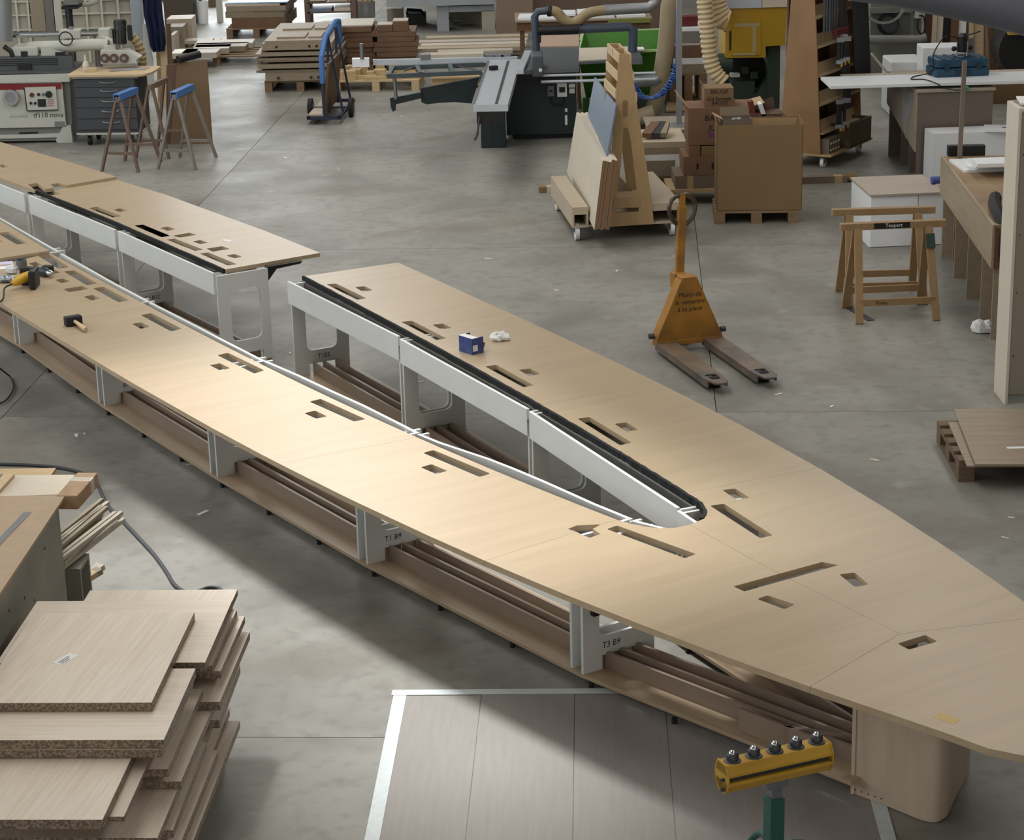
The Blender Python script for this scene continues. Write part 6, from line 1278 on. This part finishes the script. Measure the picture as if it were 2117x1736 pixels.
# long boards behind the saw
lb_ = [(880, 75, 1092, 83, 30.5), (858, 84, 1090, 92, 30.2), (870, 94, 1088, 99, 29.9), (855, 100, 1075, 106, 29.6), (905, 107, 1060, 113, 29.3), (860, 113, 1000, 120, 29.0)]
ymin, ymax = 99, 0
for i, (x0, y0, x1, y1, Y) in enumerate(lb_):
    Y = G((x0 + x1) / 2, y1, .141).y; ymin = min(ymin, Y); ymax = max(ymax, Y)
    a, b, c, d = span(x0, y0, x1, y1, Y); o = MB().box(0, b - a, 0, .25, 0, .05).build('long_board', ('palewood', 'boardtop', 'paleboard')[i % 3]); place(o, (a, Y, .141), -.02 + .008 * i); tag(o, 'long pale board lying behind the saw, %s' % ('farthest of its row', 'second farthest of its row', 'third farthest of its row', 'third nearest of its row', 'second nearest of its row', 'nearest of its row')[i], 'board')
for k, x in enumerate((930, 1030)):
    p = GY(x, 110, (ymin + ymax) / 2); solo(MB().box(p.x - .05, p.x + .05, ymin + .02, ymax + .2, 0, .14), 'floor_timber', 'wooddark', ('left', 'right')[k] + ' dark timber carrying the long pale boards behind the saw', 'timber')
layers(28.6, 893, 1000, 158, 182, 5, .5, 'ply', '%s plywood strip from the bottom of the stack under the saw outrigger', 'plywood strips under the saw outrigger', z0=.03, seed=8, jit=3)
# ------------------------------------------------------------------ far background
cN = T('cnc_machine', 'large light grey machine housing far behind the saw', 'machine', (GY(930, 60, 34.6).x, 34.6, 0)); mat('cncgrey', (158, 164, 168), .5)
fbox(798, -60, 1022, 12, 34.3, 1.5).build('housing', 'cncgrey', cN, world=True); fbox(903, 12, 928, 56, 34.4, .5, 0).build('leg', 'cncgrey', cN, world=True); fbox(996, 22, 1023, 60, 34.4, .5, 0).build('leg', 'cagewhite', cN, world=True); fbox(928, 12, 1022, 24, 34.4, .5).build('beam', 'cncgrey', cN, world=True); fbox(928, 24, 996, 54, 35.2, .1, 0).build('rear_panel', 'cagewhite', cN, world=True)
MB().tube(catmull([GY(930, 35, 34.4), GY(938, 45, 34.4), GY(955, 44, 34.4)], 4), .03, 6).build('cable', 'rubber', cN, world=True)
solo(fbox(800, 18, 832, 32, 35.5, .5, 0), 'grey_crate', 'beigeboard', 'pale crate standing under the grey machine', 'crate')
ck = T('cable_tangle', 'dark metal parts lying under the grey machine', 'metal parts', (GY(860, 32, 35.2).x, 35.2, 0)); MB().tube([GY(842, 30, 35.2), GY(842, 20, 35.2), GY(870, 22, 35.2), GY(878, 32, 35.2)], .03, 6).build('frame', 'black', ck, world=True); fbox(840, 28, 880, 34, 35.2, .3, 0).build('base_plate', 'black', ck, world=True)
solo(fpoly([(1026, -60), (1100, -60), (1100, 66), (1026, 70)], 33.0, .04), 'standing_board', mat('panelbrown', (132, 112, 96), .6, var=.04, scale=2).name, 'tall brown panel standing beside the grey machine', 'panel')
solo(fpoly([(1101, -60), (1375, -60), (1375, 60), (1101, 64)], 33.6, .04), 'standing_board', mat('paneldark', (108, 88, 74), .6, var=.04, scale=2).name, 'wide dark brown panel behind the white boards on the far table', 'panel')
fY5 = 29.9; tt = T('far_table', 'far table carrying white boards behind the saw', 'table', (GY(1200, 60, fY5).x, fY5, 0)); a, b, c, d = span(1068, 40, 1345, 62, fY5)
MB().box(a, b, fY5, fY5 + .9, d - .14, d - .02).build('table_body', 'wooddark', tt, world=True); MB().box(a - .02, b + .02, fY5 - .04, fY5 + .94, d - .02, d).build('table_top', 'strip_b', tt, world=True); MB().box(b - .6, b, fY5 - .06, fY5 - .04, d - .06, d).build('green_edge', mat('edgegreen', (120, 128, 60), .6).name, tt, world=True)
for x in (a + .05, b - .1):
    for y in (fY5 + .05, fY5 + .8): MB().box(x, x + .06, y, y + .06, 0, d - .14).build('leg', 'wooddark', tt, world=True)
ztb = d
for i, (x0, x1, w_, lab) in enumerate(((1070, 1150, .5, 'leftmost white board on the far table'), (1110, 1190, .5, 'second white board on the far table'), (1195, 1270, .6, 'wide white board in the middle of the far table'), (1210, 1255, .35, 'small white board on the wide one on the far table'), (1275, 1335, .5, 'rightmost white board on the far table'))):
    a, b, c, d = span(x0, 20, x1, 30, fY5 + .1); zb_ = ztb + (.062 if i == 3 else .001) + (.031 if i == 1 else 0); o = MB().box(0, b - a, 0, w_, 0, .03 if i != 2 else .06).build('white_board', 'whiteboard'); place(o, (a, fY5 + .08 + .05 * (i % 2), zb_), .03 * (i - 2)); tag(o, lab, 'board')
# pallets right of the duct
pY = 26.8
for i, (x0, y0, x1, y1, m_, lab) in enumerate(((1385, 152, 1462, 178, 'pallet', ''), (1392, 134, 1456, 151, 'strip_b', 'brown board pack above the pallet behind the grey pole'), (1392, 121, 1456, 134, 'whiteboard', 'white board pack behind the grey pole'), (1388, 95, 1456, 119, 'boardbrown', 'brown board pack behind the grey pole'), (1384, 90, 1458, 95, 'boardtop', 'pale sheet on the brown board pack behind the grey pole'), (1390, 66, 1450, 90, 'cagedark', 'dark grey crate behind the grey pole'), (1380, 58, 1460, 66, 'whiteboard', 'white sheet on the dark grey crate behind the grey pole'))):
    a, b, c, d = span(x0, y0, x1, y1, pY)
    if i == 0:
        pp2 = T('pallet', 'pallet under the packs behind the grey pole', 'pallet', ((a + b) / 2, pY + .35, 0)); pallet_parts(pp2, b - a, .7, d); zc_ = d + .001; continue
    o = MB().box(0, b - a, 0, .6, 0, d - zc_ - .002).build('board_pack', m_); place(o, (a, pY + .05, zc_)); tag(o, lab, 'board'); zc_ = d
t_ = GY(1425, 50, pY); o = MB().box(-.12, .12, -.1, .1, 0, .12).build('brown_brick', 'clampred'); place(o, (t_.x, pY + .25, zc_ + .001)); tag(o, 'small reddish block on the white sheet behind the grey pole', 'block')
# lumber piles, back left
def spread(Y, px0, px1, py, dep, th, z, rz, m, lab, grp): a, b, c, d = span(px0, py, px1, py + 3, Y); o = MB().box(0, b - a, 0, dep, 0, th).build('lumber_board', m); place(o, (a, Y, z), rz); tag(o, lab, 'board', grp); return o
lp2 = T('pallet', 'pallet under the wide lumber pile at the back left', 'pallet', (GY(450, 85, 31.5).x, 31.7, 0)); pallet_parts(lp2, 1.4, 1.0, .14)
rr = random.Random(14)
for i, (x0, x1, y, Y, m_) in enumerate(((372, 445, 72, 31.0, 'boardtop'), (396, 470, 60, 31.4, 'strip_a'), (350, 400, 62, 31.0, 'paleboard'), (400, 520, 54, 31.9, 'boardtop'), (395, 505, 58, 31.6, 'strip_b'))):
    spread(Y, x0, x1, y, .45, .08, .146, rr.uniform(-.04, .04), m_, ('wide grey topped lumber board lying low at the front of the back left pile', 'brown lumber board in the front right of the back left pile', 'short pale lumber board left in the back left pile', 'long thin lumber board at the back of the back left pile', 'long brown lumber board second from the back of the back left pile')[i], None)
for i, (x0, x1, py, m_) in enumerate(((358, 402, 88, 'paleboard'), (398, 455, 92, 'woodlight'), (380, 440, 99, 'boardtop'), (360, 410, 104, 'strip_a'), (352, 388, 96, 'whiteboard'))):
    p = G((x0 + x1) / 2, py + 8, 0); a, b, c, d = span(x0, py, x1, py + 3, p.y); o = MB().box(0, b - a, 0, .3, 0, .05).build('lumber_board', m_); place(o, (a, p.y, .0 + .06 * (i % 3)), rr.uniform(-.1, .1)); tag(o, ('pale board lying low in front of the lumber pile, at the left', 'light board lying low in front of the lumber pile, at the right', 'grey topped board nearest the front of the lumber pile', 'grey brown board beside the black tube', 'white board end behind the timber planks')[i], 'board')
for i in range(3):
    a, b, c, d = span(340 + 8 * i, 30 + 4 * i, 392 - 14 * i, 60, 33.0 - .3 * i); o = MB().box(0, b - a, 0, .5, 0, .45 - .05 * i).build('board_pack', ('palewood', 'strip_b', 'boardtop')[i]); place(o, (a, 33.2 - .55 * i, 0)); tag(o, ('tall pale board pack behind the timber planks', 'brown board pack in front of the tall pale one', 'low grey topped pack behind the timber planks')[i], 'board')
# blue filmed sheets on pallet
gY2 = 34.2; gp2 = T('pallet', 'pallet under the stack with the pale blue top', 'pallet', (GY(530, 58, gY2).x, gY2 + .5, 0)); pallet_parts(gp2, .95, 1.1, .16)
zz = .161
for i, (x0, x1, th, m_, lab) in enumerate(((478, 590, .16, 'boardbrown', 'brown pack at the bottom of the pale blue topped stack'), (466, 588, .10, 'strip_b', 'grey brown pack second from the bottom of the pale blue topped stack'), (468, 592, .08, 'mdfgrey', 'grey board pack near the top of the pale blue topped stack'), (466, 580, .04, 'paleboard', 'pale board pack just under the pale blue sheet'), (468, 596, .02, mat('iceblue', (168, 206, 232), .35).name, 'pale blue glossy sheet on top of the far stack'))):
    a, b, c, d = span(x0, 20, x1, 40, gY2); o = MB().box(0, b - a, 0, 1.3, 0, th).build('sheet_pack', m_); place(o, (a, gY2, zz), .02 * (i % 2) - .05); tag(o, lab, 'sheet'); zz += th + .001
# offcut rack, bin, posts
rY = 34.6; rk = T('offcut_rack', 'wooden rack full of offcuts at the far back', 'rack', (GY(680, 45, rY).x, rY, 0))
for x in (633, 728): fbox(x - 5, -60, x + 6, 44, rY, .6, 0).build('post', 'legwood', rk, world=True)
for y in (4, 24): fbox(636, y, 726, y + 3, rY, .6).build('shelf', 'legwood', rk, world=True)
for i, (x0, y0, x1, m_) in enumerate(((640, -4, 672, 'paleboard'), (680, -2, 718, 'boardtop'), (640, 18, 685, 'bluegrey'), (690, 16, 724, 'paleboard'), (660, 34, 712, 'ply'))):
    a, b, c, d = span(x0, y0, x1, y0 + 7, rY); o = MB().box(0, b - a, 0, .5, 0, d - c).build('offcut', m_); place(o, (a, rY + .02, c if i < 4 else .08)); tag(o, ('pale offcut high at the left of the far rack', 'grey topped offcut high at the right of the far rack', 'blue grey offcut at the left of the far rack', 'pale offcut at the right of the far rack', 'plywood offcut lying at the bottom of the far rack')[i], 'offcut')
p = G(757, 46); bn = T('metal_bin', 'round galvanised bin filled with offcuts at the far back', 'bin', (p.x, p.y + .1, 0)); MB().lathe([(0, 0), (.14, 0), (.15, .1), (.155, .2), (.15, .22), (.158, .33), (.15, .33), (.14, .02), (0, .02)], n=24).build('bin_body', 'zinc', bn, smooth=True)
rr = random.Random(8)
for i in range(9): an = i * .7; MB().bar((.06 * math.cos(an), .06 * math.sin(an), .15), (.15 * math.cos(an) + .02, .15 * math.sin(an), .42 + rr.uniform(0, .1)), .05, .012).build('wood_scrap', 'woodlight', bn)
p = G(455, 46); solo(MB().box(p.x - .05, p.x + .05, p.y, p.y + .1, 0, 3), 'white_post', 'machwhite', 'slim white post standing at the bright doorway', 'post')
p = G(420, 48); solo(MB().lathe([(0, 0), (.09, 0), (.11, .38), (.10, .38), (.085, .02), (0, .02)], (p.x, p.y, 0), 20), 'white_bucket', 'whiteboard', 'white bucket standing near the bright doorway', 'bucket', smooth=True)
for i, (x0, x1, m_) in enumerate(((398, 406, 'machgrey'), (408, 416, 'darksteel'))): solo(fbox(x0, -60, x1, 46, 36.2 + .1 * i, .05, 0), 'upright_profile', m_, ('grey upright profile left of the white bucket', 'dark upright profile beside the white bucket')[i], 'profile')
solo(fbox(336, -60, 396, 28, 36.0, .4, 0), 'dark_crate', mat('crateback', (84, 74, 62), .7).name, 'large dark crate at the back behind the blue coat', 'crate')
solo(fbox(424, -60, 452, 14, 38.5, .2, 0), 'tall_door', 'paneldark', 'dark tall door standing beyond the slim white post', 'locker')  # upright box standing for the dark door past the white post
# ------------------------------------------------------------------ right background
rm = T('dust_machine', 'large grey machine with a round fan behind the clamp trolley', 'machine', (GY(1850, 140, 28).x, 28, 0)); mat('oldgrey', (112, 112, 104), .6, var=.08, scale=3)
fbox(1800, -60, 1905, 160, 28, .8, 0).build('housing', 'oldgrey', rm, world=True); fbox(1800, 18, 1880, 74, 27.97, .03).build('fan_panel', mat('oldgrey2', (92, 92, 86), .6).name, rm, world=True); fbox(1798, 16, 1884, 27, 27.9, .1).build('ledge', 'oldgrey', rm, world=True)
p = GY(1837, 50, 27.9); MB().cyl((p.x, 27.78, p.z), (p.x, 27.97, p.z), .1, 20).build('fan_motor', 'darksteel', rm, world=True, smooth=True); MB().ring((p.x, 27.94, p.z), (0, 1, 0), .14, .09, .03, 24).build('fan_ring', 'black', rm, world=True)
MB().tube([GY(1795, 82, 27.7), GY(1900, 82, 27.7), GY(1915, 78, 27.7)], .06, 12).build('cross_pipe', 'machgrey', rm, world=True, smooth=True); fbox(1892, 22, 1904, 38, 27.9, .1).build('socket', 'machwhite', rm, world=True); MB().tube(catmull([GY(1900, 32, 27.85), GY(1910, 36, 27.85), GY(1912, 60, 27.85), GY(1905, 70, 27.85), GY(1897, 60, 27.85), GY(1898, 40, 27.85)], 5), .012, 6).build('cable', 'rubber', rm, world=True)
for i, x in enumerate((1858, 1882)): p = GY(x, 128, 26.6); MB().bar((p.x, 26.9, p.z - .05), (p.x + .2, 27.2, p.z - .14), .22, .02).build('sloping_plate', 'machgrey', rm, world=True)
solo(fbox(1842, 127, 1912, 142, 25.6, .6, 0), 'white_box', 'whitepaint', 'low white box behind the long white board', 'box', bevel=.02)
wc2 = T('white_case', 'white case with a lid behind the blue tool case', 'case', (GY(1940, 140, 25.2).x, 25.2, 0)); fbox(1908, 98, 1990, 142, 25.2, .4, 0).build('case_body', 'whiteboard', wc2, world=True, bevel=.01); fbox(1926, 108, 1934, 124, 25.19, .01).build('latch', 'paperwhite', wc2, world=True)
solo(fpoly([(1800, 112), (1804, 110), (1850, 165), (1852, 269), (1847, 269), (1845, 168)], 25.4, .04), 'sloping_batten', 'machwhite', 'pale sloping batten behind the long white board', 'batten')
plk = [(1921, 1930, 'palewood'), (1932, 1942, 'paleboard'), (1944, 1958, 'black'), (1960, 1974, 'wooddark'), (1976, 1990, 'whiteboard'), (1992, 2000, 'legwood'), (2003, 2012, 'woodlight'), (2014, 2033, 'woodlight'), (2036, 2047, 'mdf'), (2049, 2056, 'wooddark'), (2058, 2066, 'legwood'), (2068, 2082, 'wooddark')]
nm = ['pale', 'cream', 'black', 'dark reddish', 'white', 'narrow brown', 'light yellow', 'broad light yellow', 'brown MDF', 'thin dark brown', 'thin brown', 'wide dark brown']
for i, (x0, x1, m_) in enumerate(plk):
    lean = -6 if i < 5 else (2 if i < 9 else 10)
    solo(fpoly([(x0 + 3 - lean, 20), (x1 + 3 - lean, 22), (x1, 190), (x0, 190)], 27.2 + .05 * (i % 3), .03), 'leaning_plank', m_, '%s plank leaning in the row behind the blue tool case' % nm[i], 'plank')
solo(fbox(1912, -20, 2130, 200, 28.4, .05, 0), 'dark_backing', 'wooddark', 'dark board wall behind the row of leaning planks', 'board')
p = GY(2092, 105, 26.2); bw = T('black_drum', 'round black drum with an orange band at the top right', 'drum', (p.x + .15, 26.2, 0)); MB().cyl((p.x + .18, 26.2, p.z), (p.x + .18, 26.7, p.z), .34, 28).build('drum_body', 'black', bw, world=True, smooth=True); fbox(2086, 62, 2130, 72, 26.1, .1).build('orange_band', 'yellowtool', bw, world=True); MB().box(p.x, p.x + .4, 26.25, 26.6, 0, p.z - .2).build('stand', 'black', bw, world=True)
dY3 = 21.5
solo(MB().tube([GY(1760, -34, dY3), GY(1850, -24, dY3), GY(1950, -6, dY3), GY(2040, 12, dY3), GY(2160, 42, dY3)], .20, 20, rs=[.17, .18, .19, .195, .2]), 'overhead_duct', mat('ductgrey', (96, 98, 106), .55, var=.08, scale=2).name, 'thick grey overhead duct crossing the top right corner', 'duct', smooth=True)
o = MB().ring((0, 0, 0), (0, 0, 1), .3, .27, .05, 24).build('hose_loop', 'machgrey'); p = GY(1825, 2, 27.5); place(o, (p.x, 27.5, p.z)); o.rotation_euler = (1.3, .3, 0); tag(o, 'pale hose loop hanging above the grey machine', 'hose')
# small chips and scraps on the floor
rr = random.Random(77)
for i, (x, y) in enumerate(((420, 1060), (470, 965), (265, 860), (158, 900), (175, 897), (1480, 1500), (2090, 1070), (2078, 1112), (1808, 951), (1720, 840), (1395, 530), (1610, 815), (870, 790), (600, 730), (1150, 600), (700, 350), (590, 327), (1010, 535), (1275, 560), (680, 930), (395, 960), (830, 240))):
    p = G(x, y); s_ = rr.uniform(.012, .03); o = MB().box(-s_ * 1.6, s_ * 1.6, -s_ * .5, s_ * .5, 0, .004).build('wood_chip', 'paleboard' if i % 3 else 'paperwhite'); place(o, (p.x, p.y, 0), rr.uniform(0, 3)); tag(o, 'tiny pale wood chip lying on the concrete floor', 'chip', 'wood chips on the floor')
